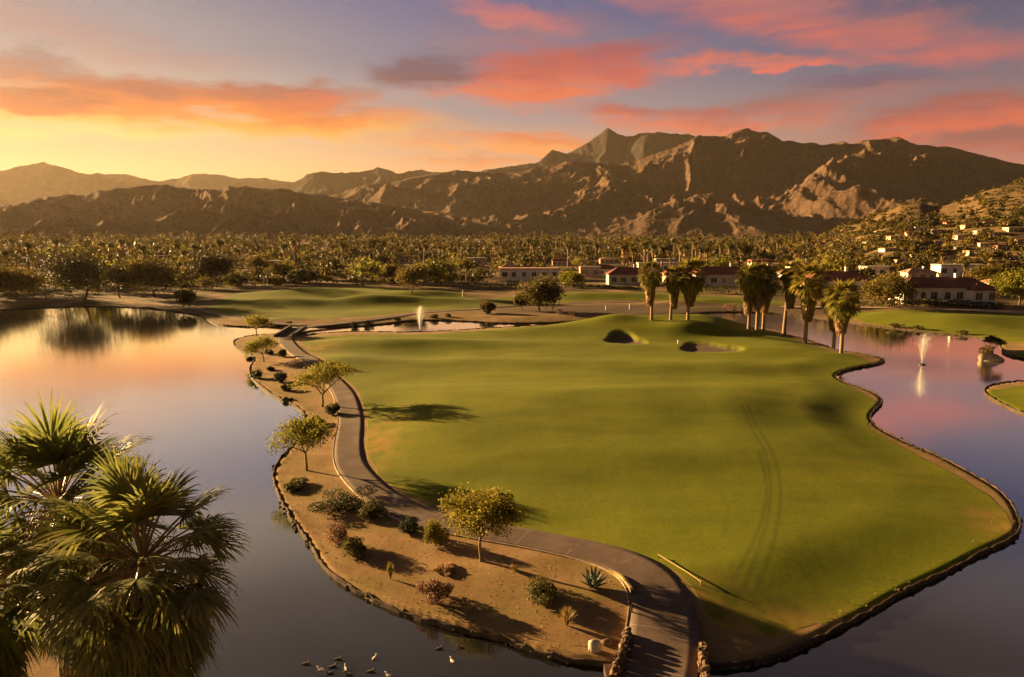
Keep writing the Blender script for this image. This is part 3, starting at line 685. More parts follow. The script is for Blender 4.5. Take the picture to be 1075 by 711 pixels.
# --- palo verdes on the island strip
for px, py, wpx, hpx, sd, nl, lab in (
    (505,589,88,84,21,15000,'yellow green desert tree with pale forked trunk beside the bend of the cart path'),
    (322,494,72,60,22,9000,'loose pale green tree leaning over the lake edge, left of the path'),
    (338,427,66,52,24,8000,'wide olive tree beside the middle stretch of the cart path'),
    (277,380,38,30,25,4500,'small thin tree on the narrow spit near the small bridge'),
    (269,353,36,24,26,4000,'low round yellow tree at the tip of the spit, beside the channel')):
    x, y, z, t = hit(px, py)
    o = tree_obj('desert_tree', sd, px2m(hpx, t), px2m(wpx, t), int(nl*.72), .05+.0007*t, M['palo'], M['palobark'], 4, 4, .26, .5, .085, 1.0, drape=.3)
    o.location = (x, y, z-.05); tag(o, lab, 'tree', 'desert trees along the cart path')
# --- shrubs
for px, py, w, h, ml, sd, nm, lab in (
    (282,373,8,6,'dkgreen',1,'shrub','tiny dark shrub on the spit, behind the others near the channel'),
    (298,376,8,10,'dkgreen',2,'shrub','small upright dark shrub touching the path near the small bridge'),
    (284,390,6,5,'olive',3,'shrub','tiny olive shrub near the water on the narrow spit'),
    (295,402,15,11,'dkgreen',4,'shrub','round dark green shrub in the middle of the narrow spit'),
    (302,411,10,8,'olive',5,'shrub','small olive shrub just below the round dark one on the spit'),
    (300,423,8,5,'dkgreen',6,'shrub','tiny dark shrub at the water edge of the spit'),
    (348,437,14,15,'dkgreen',7,'shrub','dark round shrub against the path below the wide olive tree'),
    (360,535,44,18,'dkgreen',8,'shrub','long low dark green shrub at the outer side of the path curve'),
    (388,544,26,16,'olive',9,'shrub','mounded yellow green shrub beside the long dark shrub'),
    (427,560,22,14,'dkgreen',10,'shrub','flat dark shrub along the path edge, left of the yellow bush'),
    (457,571,23,26,'palo',11,'shrub','tall yellow green bush at the path edge beside the forked tree'),
    (353,572,27,27,'rust',12,'shrub','round rusty pink shrub nearest the water curve'),
    (370,585,25,20,'olive',13,'shrub','round green shrub just right of the rusty pink one'),
    (457,634,35,27,'rust',14,'shrub','large rusty grey shrub near the lake edge with a long shadow'),
    (568,629,40,19,'olive',15,'shrub','low wide green shrub on bare soil left of the agave'),
    (312,513,26,8,'olive',16,'shrub','low sparse green shrub under the leaning lakeside tree'),
    (470,600,22,6,'straw',17,'shrub','dry sparse shrub left of the forked tree trunk'),
    (330,447,16,9,'olive',18,'shrub','low olive shrub between the wide tree and the leaning tree')):
    x, y, z, t = hit(px, py-1)
    o = bush_obj(nm, sd, px2m(w, t)*1.15, px2m(h, t)*1.0, int(1500+w*90), .03+.0006*t, M[ml], (x, y, z-.03)); tag(o, lab, 'shrub', 'desert shrubs on the lakeside strip')
for px, py, w, h, sd, lab in ((595,657,22,20,3,'dry straw coloured grass tuft on bare soil above the white boulder'), (410,608,9,18,4,'small pale sapling-like tuft alone on the bare lakeside soil'), (540,600,16,8,6,'small dry tuft right of the forked tree')):
    x, y, z, t = hit(px, py); o = grass_tuft('grass_tuft', sd, px2m(w, t), px2m(h, t), 130, M['straw'] if sd != 4 else M['palo'], (x, y, z-.02)); tag(o, lab, 'grass tuft')
# loose ground litter: pebbles and dry twigs, uncountable
rng = np.random.RandomState(77); gg = G()
cx_ = rng.uniform(-20, 7, 22000); cy_ = rng.uniform(25, 110, 22000)
_, ld = height(cx_, cy_, True); im = sdf(cx_, cy_, ISL); fm = sdf(cx_, cy_, GR['fairway']); pd = segdist(cx_, cy_, PATH[::3], False)
k = (im > .2) & (fm < -.2) & (pd > 1.7); cx_, cy_ = cx_[k], cy_[k]; hh = height(cx_, cy_)
cl_ = fbm(cx_*.5, cy_*.5, 3) > -.12; cx_, cy_, hh = cx_[cl_], cy_[cl_], hh[cl_]
gg.leaves(np.stack([cx_, cy_, hh+.015], 1), .032, rng, .8)
o = gg.build('ground_litter', M['straw']); tag(o, 'scattered dry leaves and pebbles on the bare lakeside soil', 'litter', kind='stuff')
# grass fringe along shores and fairway roughness
def fringe(P, name, dens, lab, seed, ml='olive', off=.35, spread=.5, hgt=.16):
    rng = np.random.RandomState(seed); L = np.vstack([P, P[:1]]); L = np.c_[L, np.zeros(len(L))]; S, _ = resample(L, .1)
    n = int(len(S)*dens); S = S[rng.randint(0, len(S), n), :2]+rng.normal(0, spread, (n, 2))
    h_, ld = height(S[:, 0], S[:, 1], True); k = (ld > .22) & (np.hypot(S[:, 0], S[:, 1]) < 150) & (fbm(S[:, 0]*.3, S[:, 1]*.3, 3) > -.25); S, h_ = S[k], h_[k]
    gg = G(); C = np.c_[S, h_+hgt*.4]; gg.leaves(C, hgt*.5, rng, .25); o = gg.build(name, M[ml]); tag(o, lab, 'grass', kind='stuff')
fringe(ISL, 'shore_grass', 1.6, 'rough grass growing along the island shore', 5)
rng = np.random.RandomState(12); gg = G(); L = np.vstack([ISL, ISL[:1]]); S_, _ = resample(np.c_[L, np.zeros(len(L))], .16)
S_ = S_[(S_[:, 1] < 75)]
for p in S_:
    if rng.rand() < .5 and fbm(np.array([p[0]*.3]), np.array([p[1]*.3]), 2)[0] > -.2:
        sz = .04+.12*rng.rand()**2.5; icos(gg, (p[0]+rng.normal(0, .08), p[1]+rng.normal(0, .08), rng.uniform(.0, .2)), (sz*1.2, sz*1.1, sz*.8), rng, jit=.3, n=6, m=4)
tag(gg.build('shore_stones', M['kerbstone']), 'loose brown stones lining the edge of the fairway island', 'stones', kind='stuff')
# --- agave
def agave(px, py, w, h):
    x, y, z, t = hit(px, py); W = px2m(w, t); Hh = px2m(h, t); rng = np.random.RandomState(5); root = empty('agave', (x, y, z)); 
    for i in range(30):
        f = i/30; a = i*2.399; el = math.radians(82-62*f); L = (W*.5)*(.75+.35*f)+Hh*.35*(1-f)
        d = np.array([math.cos(a)*math.cos(el), math.sin(a)*math.cos(el), math.sin(el)]); pts = np.array([d*L*s_+np.array([0, 0, .05*s_*s_]) for s_ in (0, .3, .6, .85, 1)])
        wv = np.array([-math.sin(a), math.cos(a), 0]); wd = np.array([.04, .065, .05, .025, .003])*W; up = np.cross(wv, d)*-1
        V = np.stack([pts-wv*wd[:, None]+up*wd[:, None]*.35, pts-up*.0, pts+wv*wd[:, None]+up*wd[:, None]*.35, pts-up*wd[:, None]*.35], 1).reshape(-1, 3)
        gg = G(); gg.add(V, [(4*k_+j, 4*k_+(j+1) % 4, 4*k_+4+(j+1) % 4, 4*k_+4+j) for k_ in range(4) for j in range(4)]); gg.build('leaf', M['agave'], root)
    tag(root, 'blue grey agave rosette beside the cart path bend', 'agave')
agave(623, 617, 34, 26)
# --- boulder, posts, rope, kerb
def boulders(name, px, py, w, h, mt, sd, lab, n=3):
    x, y, z, t = hit(px, py); rng = np.random.RandomState(sd); gg = G(); W = px2m(w, t); Hh = px2m(h, t)
    icos(gg, (0, 0, Hh*.35), (W*.45, W*.35, Hh*.62), rng, jit=.35, n=9, m=7)
    o = gg.build(name, mt, smooth=True); o.location = (x, y, z); tag(o, lab, 'boulder'); return o
boulders('boulder', 625, 684, 15, 12, M['boulder'], 2, 'pale white boulder at the left end of the stone bridge wall')
boulders('boulder', 637, 677, 12, 7, M['stone'], 3, 'small brown boulder between the white boulder and the bridge wall')
x0, y0, z0, t0 = hit(691, 585); x1, y1, z1, t1 = hit(736, 614)
L = [(x0+(x1-x0)*f, y0+(y1-y0)*f, hz(x0+(x1-x0)*f, y0+(y1-y0)*f)+.13+.05*abs(f-.5)) for f in np.linspace(0, 1, 9)]
root = empty('rope_barrier', (x0, y0, z0)); 
def local(P, o): return np.array(P)-np.array(o)
gg = G(); gg.tube(local(L, (x0, y0, z0)), .025, 6); gg.build('rope', M['wood'], root)
for q in (L[0], L[-1]):
    gg = G(); gg.tube(local([(q[0], q[1], q[2]-.3), (q[0], q[1], q[2]+.07)], (x0, y0, z0)), .03, 6); gg.build('stake', M['wood'], root)
tag(root, 'low yellow rope barrier on two stakes on the grass beside the path', 'rope barrier')
kl = smooth_line([hit(*p)[:3] for p in ((640,602),(648,605),(656,611),(661,618),(664,624))], 2); kl[:, 2] += .02
tag(edging('curved_kerb', kl, .16, M['wood'], .17, -.1), 'short curved yellow kerb between the agave and the cart path', 'kerb')
def post(px, py, hpx, lab, r_=.05, mt='post'):
    x, y, z, t = hit(px, py); gg = G(); hh_ = px2m(hpx, t); gg.tube([(0, 0, -.1), (0, 0, hh_*.9), (0, 0, hh_)], [r_, r_, r_*.6], 8); gg.tube([(0, 0, hh_*.7), (0, 0, hh_*.78)], r_*1.25, 8)
    o = gg.build('marker_post', M[mt]); o.location = (x, y, z); tag(o, lab, 'marker post')
post(663, 645, 12, 'short dark post at the path edge above the stone bridge wall', .05, 'dark')
post(712, 361, 4, 'small white marker post at the left lip of the larger bunker', .12)
post(486, 312, 7, 'white marker post on the far lawn left of the acacia', .15)
post(661, 325, 6, 'white marker post on the dark slope left of the first palm', .13)
post(636, 326, 5, 'faint white marker post on the dark slope, left of the brighter one', .11)
# --- near bridge with rough stone parapets
def parapet(pts, name, parent, w=.36, h=.4, seed=1):
    rng = np.random.RandomState(seed); gg = G(); P, _ = resample(np.array(pts), .36)
    for i, p in enumerate(P):
        T_ = P[min(i+1, len(P)-1)]-P[max(i-1, 0)]; a = math.atan2(T_[1], T_[0])
        for l in range(3):
            gg.box((p[0]+rng.normal(0, .025), p[1]+rng.normal(0, .025), p[2]+.02+h/3*(l-.5)), (.34*rng.uniform(.85, 1.05), w*rng.uniform(.8, 1.1), h/3*rng.uniform(.9, 1.1)), a+rng.normal(0, .08), 0, rng, .10)
        icos(gg, (p[0], p[1], p[2]+h*.8), (.17*rng.uniform(.6, 1.3), w*.42*rng.uniform(.7, 1.1), .10*rng.uniform(.5, 1.9)), rng, jit=.5, n=8, m=6)
    return gg.build(name, M['stone'], parent)
br = empty('bridge', (PT[0][3][0], 18, 0)); bo = np.array([PT[0][3][0], 18, 0])
def offs(px, py, dz=0): x, y, z, _ = hit(px, py); return np.array([x, y, z+dz])
la = [at(659,662,.8)+(.58,), at(655,676,.8)+(.58,), at(650,690,.8)+(.58,), at(644,711,.8)+(.58,)]
lastx = la[-1][0]; la += [(lastx-.25, 21, .58), (lastx-.5, 10, .58)]
ra = [at(738,678,.8)+(.58,), at(739,690,.8)+(.58,), at(740,711,.8)+(.58,)]
ra += [(ra[-1][0]-.3, 21, .58), (ra[-1][0]-.7, 10, .58)]
parapet(np.array(la)-bo, 'parapet', br, seed=4); parapet(np.array(ra)-bo, 'parapet', br, h=.34, seed=5)
gg = G(); xm = (la[-2][0]+ra[-2][0])/2; wd = ra[-2][0]-la[-2][0]
gg.box((xm-bo[0], 18-bo[1], .27), (wd-.1, 17, .4)); 
for yy in (12, 18, 24): gg.box((xm-bo[0], yy-bo[1], -.4), (wd-.2, .7, 1.1))
gg.build('deck', M['kerbstone'], br); tag(br, 'stone bridge with rough boulder parapets carrying the path out of the picture', 'bridge')
# --- small bridge at the top of the path
b0 = at(299, 353, .6); b1 = at(312, 344.5, .6); bc = ((b0[0]+b1[0])/2, (b0[1]+b1[1])/2, 0)
br2 = empty('bridge', bc); a = math.atan2(b1[1]-b0[1], b1[0]-b0[0]); Lb = math.hypot(b1[0]-b0[0], b1[1]-b0[1])+2
gg = G(); gg.box((0, 0, .42), (Lb, 3.0, .35), a); gg.build('deck', M['kerbstone'], br2)
for s_ in (-1, 1):
    gg = G(); ox, oy = -math.sin(a)*1.55*s_, math.cos(a)*1.55*s_
    gg.box((ox, oy, .75), (Lb, .25, .45), a, 0); gg.box((ox, oy, 1.0), (Lb+.2, .38, .08), a, 0); gg.build('parapet', M['dark'] if s_ < 0 else M['stone'], br2)
tag(br2, 'small low bridge where the path crosses the channel to the far lawn', 'bridge')
# --- fountains
def fountain(px, py, hpx, sd, lab):
    x, y = at(px, py); t = y*cP+H*sP; hh_ = px2m(hpx, t); rng = np.random.RandomState(sd); root = empty('fountain', (x, y, 0)); gg = G()
    for i in range(100):
        a = rng.uniform(0, 6.28); s_ = abs(rng.normal(0, .11))*hh_; top = hh_*rng.uniform(.6, 1.0)*(1-.2*s_/hh_)
        f = np.linspace(0, 1.0, 9); r_ = s_*f*1.6; zz = 4*top*f*.5*(1-f*.5) if False else top*(1-(1-f*1.25)**2)
        P = np.stack([np.cos(a)*r_, np.sin(a)*r_, np.maximum(zz, 0)], 1); gg.tube(P, np.linspace(.010, .020, 9), 3, cap=False)
    n = 1600; f = rng.uniform(.1, 1, n); a = rng.uniform(0, 6.28, n); s_ = np.abs(rng.normal(0, .15, n))*f*hh_*.8
    C = np.stack([np.cos(a)*s_+.05*hh_*f, np.sin(a)*s_, hh_*f*(1-.2*s_/hh_)*1.02], 1); gg.leaves(C, .05, rng, .8); gg.build('water_spray', M['spray'], root)
    gg = G(); gg.tube([(0, 0, -.3), (0, 0, .12), (0, 0, .2)], [.45, .45, .2], 10); gg.build('float', M['dark'], root)
    tag(root, lab, 'fountain')
fountain(441, 348, 27, 1, 'white water jet in the narrow pond behind the fairway')
fountain(968, 383, 34, 2, 'white water jet spraying in the right hand lake')
# --- ducks
def duck(x, y, rz, sc, sd, mt, lab):
    gg = G(); pts = [(-.26,0,.13),(-.2,0,.11),(-.1,0,.08),(.02,0,.07),(.12,0,.09),(.17,0,.15),(.18,0,.22),(.20,0,.27),(.25,0,.28),(.29,0,.265),(.35,0,.25)]
    gg.tube(pts, [.01,.05,.095,.11,.09,.05,.035,.045,.042,.02,.012], 10)
    o = gg.build('duck', mt, smooth=True); o.location = (x, y, -.02); o.rotation_euler = (0, 0, rz); o.scale = (sc, sc, sc*.72); tag(o, lab, 'duck', 'ducks floating in the near lake')
dl = [(321,695,.3,1,'dark duck at the far left of the flock'),(337,701,2.8,0,'pale duck left of centre in the flock, nearest its left end'),(349,698,.5,1,'dark duck among the middle of the flock, behind a pale one'),(346,705,3.3,1,'dark duck at the front of the flock middle'),(363,700,2.0,0,'bright pale duck in the centre of the flock'),(355,690,.2,1,'dark duck at the rear of the flock'),(366,706,3.0,1,'dark duck just in front of the bright central one'),(389,703,.4,1,'dark duck alone right of the flock centre'),(393,689,1.2,0,'small pale duck at the rear right'),(408,707,2.6,0,'pale duck at the right end, nearest the picture edge'),(461,679,.5,1,'dark duck in the tree reflection, leftmost there'),(475,692,2.2,0,'pale duck in the tree reflection, front one'),(484,678,2.9,1,'dark duck in the tree reflection, rear right')]
for i, (px, py, rz, dk_, lab) in enumerate(dl):
    x, y = at(px, py, .1); duck(x, y, rz, .72 if dk_ else .68, i, M['duck_dark'] if dk_ else M['duck_pale'], lab+' on the water')
x, y = at(991, 483, .3); duck(x, y+.3, 1.0, 1.1, 50, M['duck_dark'], 'lone dark duck at the right shore of the fairway island')
# ------------------------------------------------------------------ mid palms
for i, (px, py, top, cr, sk, lab) in enumerate((
    (684,336,278,2.3,.50,'fan palm at the left end of the trio behind the smaller bunker'),
    (704,336,283,2.2,.52,'middle fan palm of the trio, shortest and leaning on its neighbour'),
    (722,336,276,3.1,.40,'broad fan palm at the right end of the trio behind the bunkers'),
    (786,347,281,2.4,.52,'left palm of the clump behind the larger bunker'),
    (794.5,348,280,2.4,.45,'centre palm of the tight clump behind the larger bunker'),
    (801,348,285,2.6,.42,'right palm of the tight clump behind the larger bunker'),
    (823,352,277,2.3,.46,'single dark fan palm between the tight clump and the golden one'),
    (845,361,281,2.9,.44,'golden fan palm near the shore, left of the twin palms'),
    (875,366,303,2.4,.44,'rear palm of the twin pair at the shore bend'),
    (883,371,299,2.7,.42,'front palm of the twin pair at the shore bend, golden skirt'))):
    x, y, z, t = hit(px, py); hh_ = px2m(py-top, t)*1.02
    o = palm_obj('fan_palm', 100+i, hh_, cr*1.42, 2, sk*.85, loc=(x, y, z-.1)); tag(o, lab, 'palm tree', 'fan palms at the back of the fairway')
# ------------------------------------------------------------------ foreground palms
def big_palm(name, seed, x, y, zt, cr, lab, nf=92):
    rng = np.random.RandomState(seed); root = empty(name, (x, y, hz(x, y)-.1)); z0 = hz(x, y)-.1; h = zt-z0
    P = np.stack([.3*np.sin(np.linspace(0, 1, 14)), 0*np.linspace(0, 1, 14), np.linspace(0, h, 14)], 1); gt = G(); gt.tube(P, np.linspace(.42, .26, 14)*(1+.05*rng.normal(size=14)), 14); gt.build('trunk', M['palmbark'], root, smooth=True)
    top = P[-1]; gl = G()
    for i in range(nf):
        f = (i+.5)/nf; el = math.radians(84-150*f**.9+rng.normal(0, 6)); a = i*2.399+rng.normal(0, .18)
        d = np.array([math.cos(el)*math.cos(a), math.cos(el)*math.sin(a), math.sin(el)])
        fan(gl, rng, top+np.array([0, 0, -.5*f]), d, cr*rng.uniform(.44, .62), cr*rng.uniform(.42, .54), 30, .35+.75*f, .044*cr/2.8, 7, 0, 3.1, .22+.4*f, pet=True, petmi=1, pr=.028)
    gl.build('crown', [M['palm_near'], M['petiole']], root)
    gs = G()
    for i in range(130):
        f = rng.uniform(0, 1); a = rng.uniform(0, 6.28); el = math.radians(-20-55*f)
        d = np.array([math.cos(el)*math.cos(a), math.cos(el)*math.sin(a), math.sin(el)])
        fan(gs, rng, top+np.array([0, 0, -.4-1.4*f]), d, cr*rng.uniform(.4, .6), cr*.46, 20, .8, .03*cr/2.8, 4, 0 if rng.rand() < .25 else 2, 1.9, .4, pet=True, petmi=1, pr=.024)
    gs.build('skirt', [M['skirt_near'], M['petiole'], M['palm_near']], root)
    gf = G()
    for i in range(9):
        a = rng.uniform(0, 6.28); P = [top]; d = np.array([math.cos(a)*.8, math.sin(a)*.8, .75])
        for k_ in range(8): d = d+np.array([0, 0, -.28]); d /= np.linalg.norm(d); P.append(P[-1]+d*cr*.11)
        gf.tube(P, np.linspace(.022, .008, 9), 4)
        for q in P[3:]: gf.leaves(q+rng.normal(0, .10, (26, 3))-np.array([0, 0, .12]), .035, rng, .4)
    gf.build('flower_stalk', M['petiole'], root)
    tag(root, lab, 'palm tree', 'large fan palms in the foreground')
def palm_at(px, py, depth): d = ray(px, py); t = depth; return d[0]*t, d[1]*t, H+d[2]*t
x, y, z = palm_at(138, 590, 16.5); big_palm('fan_palm', 11, x, y, z, 2.75, 'large fan palm in the near corner, the front one of the pair, drooping fronds')
x, y, z = palm_at(52, 530, 19.5); big_palm('fan_palm', 15, x, y, z, 2.95, 'large fan palm in the near corner, the taller rear one at the picture edge')
x, y, z = palm_at(-45, 620, 16.5); big_palm('fan_palm', 19, x, y, z, 2.3, 'large fan palm mostly cut off by the left picture edge', 44)
# ------------------------------------------------------------------ houses
def house(px, py, wpx, hpx, roof='hip', wall='white', rf='roof_red', lab='', seed=0, dep=.4, nwin=4, wing=None, rz=0, chim=1, small=False, group=None, roofh=None, name='house'):
    x, y, z, t = hit(px, py); W = px2m(wpx, t); Ht = px2m(hpx, t); D_ = W*dep if not small else W*.7; rh = Ht*(roofh if roofh else (.42 if roof == 'hip' else .08)); wh = Ht-rh
    y += D_/2; root = empty(name, (x, y, min(z, hz(x, y))-.3), rz); wh += .3
    gg = G(); gg.box((0, 0, wh/2), (W, D_, wh)); 
    if wing: gg.box((wing*W*.34, -D_*.5-W*.05, wh*.45), (W*.26, W*.12, wh*.9))
    gg.build('wall', M[wall], root)
    gg = G(); o_ = .5 if not small else .3
    if roof == 'hip':
        X_, Y_ = W/2+o_, D_/2+o_; k_ = max(X_-Y_, X_*.15)
        V = [(-X_,-Y_,wh),(X_,-Y_,wh),(X_,Y_,wh),(-X_,Y_,wh),(-k_,0,wh+rh),(k_,0,wh+rh),(-X_,-Y_,wh+.18),(X_,-Y_,wh+.18),(X_,Y_,wh+.18),(-X_,Y_,wh+.18),(k_,.02,wh+rh),(-k_,.02,wh+rh)]
        gg.add(V, [(3,2,1,0),(0,1,7,6),(1,2,8,7),(2,3,9,8),(3,0,6,9),(6,7,5,4),(8,9,11,10),(7,8,10,5),(9,6,4,11)])
    else:
        gg.box((0, 0, wh+rh/2), (W+.3, D_+.3, rh)); gg.box((0, 0, wh+rh+.02), (W-.5, D_-.5, .1))
    if wing:
        X_ = W*.15; yc = -D_*.5-W*.05; V = [(wing*W*.34-X_, yc-W*.085, wh*.88), (wing*W*.34+X_, yc-W*.085, wh*.88), (wing*W*.34+X_*.1, yc+W*.05, wh+rh*.5), (wing*W*.34-X_*.1, yc+W*.05, wh+rh*.5), (wing*W*.34+X_, yc+W*.1, wh*.88), (wing*W*.34-X_, yc+W*.1, wh*.88)]
        gg.add(V, [(0,1,2,3),(1,4,2,2),(5,0,3,3)][:1]); gg.add(V, [(1,4,2,2)]) if False else None
        gg.add([V[1], V[4], V[2], ((V[1][0]+V[2][0])/2, (V[1][1]+V[2][1])/2, (V[1][2]+V[2][2])/2)], [(0,1,2,3)])
        gg.add([V[5], V[0], ((V[0][0]+V[3][0])/2, (V[0][1]+V[3][1])/2, (V[0][2]+V[3][2])/2), V[3]], [(0,1,2,3)])
    rfo = gg.build('roof', M[rf], root)
    if chim and not small and roof == 'hip':
        c_ = G(); c_.box((W*.18, 0, wh+rh*.95), (.8, .7, rh*.8)); c_.box((W*.18, 0, wh+rh*1.38), (.95, .85, .12)); c_.build('chimney', M[wall], rfo)
    rng = np.random.RandomState(seed)
    for i in range(nwin):
        wx = -W/2+W*(i+.5)/nwin+rng.uniform(-.1, .1)*W/nwin; ww = W/nwin*rng.uniform(.35, .6); hw = wh*.42
        yy = -D_/2
        if wing and abs(wx-wing*W*.34) < W*.13+ww/2: yy = -D_*.5-W*.11
        f_ = G(); 
        for dx, dz, a_, b_ in ((0, hw/2, ww+.16, .1), (0, -hw/2, ww+.16, .1), (-ww/2, 0, .1, hw), (ww/2, 0, .1, hw), (0, 0, .06, hw)): f_.box((wx+dx, yy-.04, wh*.55+dz), (a_, .1, b_))
        fo = f_.build('window', M['frame'] if not small else M['dark'], root)
        p_ = G(); p_.box((wx, yy-.015, wh*.55), (ww-.1, .05, hw-.1)); p_.build('pane', M['glass'], fo)
    root['hw'] = W/2+1.5; tag(root, lab, 'house', group); return root
house(556,294,62,12,'flat','white','roof_tan','long pale house with flat tan roof beyond the acacia tree',1,.4,6)
house(535,291,20,15,'hip','cream','roof_tan','small cream house block at the left end of the long pale house',2,.8,2,chim=0)
WM = 1
house(660,299,42,18,'hip','greywall','roof_red','red roofed house with grey walls left of the palm trio',3,.5,4)
house(620,291,22,11,'flat','pink','roof_grey','low pink house behind the dark hedge, left of the grey walled one',12,.5,2)
house(760,300,60,20,'hip','greywall','roof_red','wide maroon roofed house behind the gap between the palm groups',4,.45,5)
house(716,297,34,16,'hip','cream','roof_red','maroon roofed house partly behind the trio of palms',13,.5,3)
house(882,309,66,24,'hip','white','roof_red','white house with red hip roof behind the golden palm',5,.45,5)
house(994,319,92,27,'hip','white','roof_red','long white house with red roof and projecting wing above the right lawn',6,.32,7,wing=1,roofh=.38)
house(1058,306,40,14,'hip','cream','roof_tan','sunlit cream house right of and behind the long white house',7,.5,3)
house(925,290,30,10,'flat','white','roof_grey','flat roofed white house behind the round tree on the right',8,.6,3)
house(1012,290,50,12,'flat','white','roof_grey','wide flat white house at the foot of the hillside',9,.35,5)
house(968,293,30,11,'hip','greywall','roof_tan','grey house with tan roof left of the wide flat white house',10,.5,3)
house(628,289,36,11,'hip','white','roof_red','low white red roofed house between the long pale house and the grey walled one',21,.35,4,chim=0)
house(800,292,46,13,'hip','cream','roof_red','long cream house with red roof behind the tight palm clump',22,.3,5)
house(840,294,40,12,'hip','white','roof_tan','white house with tan roof behind the single dark palm',23,.35,4)
house(690,286,40,10,'flat','white','roof_grey','low flat white house behind the palm trio roofline',24,.3,5)
hs = [(925,246),(912,257),(941,251),(958,247),(934,264),(968,242),(988,246),(1000,237),(1016,240),(1028,246),(1012,251),(1040,236),(1050,247),(1066,243),(1035,259),(1055,262),(1072,256),(970,262),(963,271),(1000,272),(1022,268),(1068,272),(945,277),(1044,281),(986,256),(1008,262)]
wn = ['cream','greywall','cream','pink','white']; rn = ['roof_tan','roof_grey','roof_tan','roof_red']
rng = random.Random(4)
for i, (px, py) in enumerate(hs):
    side = 'left' if px < 960 else ('middle' if px < 1020 else 'right'); lvl = 'highest row' if py < 248 else ('middle rows' if py < 263 else 'lowest rows')
    house(px, py, rng.uniform(7, 14), rng.uniform(3.2, 4.8), rng.choice(['hip', 'flat', 'flat']), wn[i % 5], rn[i % 4], 'small %s hillside house in the %s on the %s of the slope' % ({'white':'white','cream':'cream','pink':'pink','greywall':'grey'}[wn[i % 5]], lvl, side), i, small=True, nwin=3, chim=0, group='houses scattered over the hillside', roofh=.3, rz=rng.uniform(-.3, .3))
for i, (px, py, w) in enumerate([(30,276,24),(52,281,26),(118,272,16),(165,276,20),(262,276,16),(290,281,22),(235,281,14),(430,276,20),(462,281,18),(500,278,22),(345,276,16),(590,279,20),(640,277,20),(700,279,22),(745,278,24),(800,280,22),(840,281,20)]):
    house(px, py, w, 7, ['hip', 'flat'][i % 2], wn[(i+1) % 5], rn[i % 4], 'low %s house half hidden in the tree belt %s' % ({'white':'white','cream':'cream','pink':'pink','greywall':'grey'}[wn[(i+1) % 5]], ['at the far left','in the left part','left of the middle','in the middle','right of the middle'][min(4, int(px/180))]), i+40, small=True, nwin=4, chim=0, group='low houses in the tree belt', roofh=.35)
# ------------------------------------------------------------------ hedges
def hedge(pts, h, w, lab, seed, n=None, ml='hedge'):
    rng = np.random.RandomState(seed); P = np.array([hit(*p)[:2] for p in pts]); L, tt = resample(np.c_[P, np.zeros(len(P))], .5); n = n or int(tt[-1]*90)
    i = rng.randint(0, len(L), n); a = rng.normal(0, w*.35, (n, 2)); X_ = L[i, :2]+a; lump = 1+.3*pn(X_[:, 0]*.4, X_[:, 1]*.4)
    zz = height(X_[:, 0], X_[:, 1]); C = np.c_[X_, zz+rng.uniform(0, 1, n)**.6*h*lump]; gg = G(); c0 = np.array([L[0, 0], L[0, 1], zz.mean()]); gg.leaves(C-c0, .22, rng, .6)
    o = gg.build('hedge', M[ml]); o.location = c0; tag(o, lab, 'hedge'); return o
hedge([(905,322),(950,321.5),(1000,322),(1046,324)], 1.6, 2.0, 'long dark hedge in front of the long white house', 1)
hedge([(735,308),(770,309),(815,311),(860,313)], 2.6, 2.6, 'tall dark hedge in front of the maroon roofed houses', 2)
hedge([(472,303),(500,304),(530,304),(545,302)], 2.6, 5, 'long low dark hedge left of the acacia below the pale house', 3)
hedge([(592,302),(630,303),(672,305)], 1.3, 2.0, 'low dark hedge between the acacia and the palm trio', 4)
hedge([(850,312),(880,313),(905,314)], 1.6, 2.0, 'short dark hedge in front of the red hip roofed house', 5)
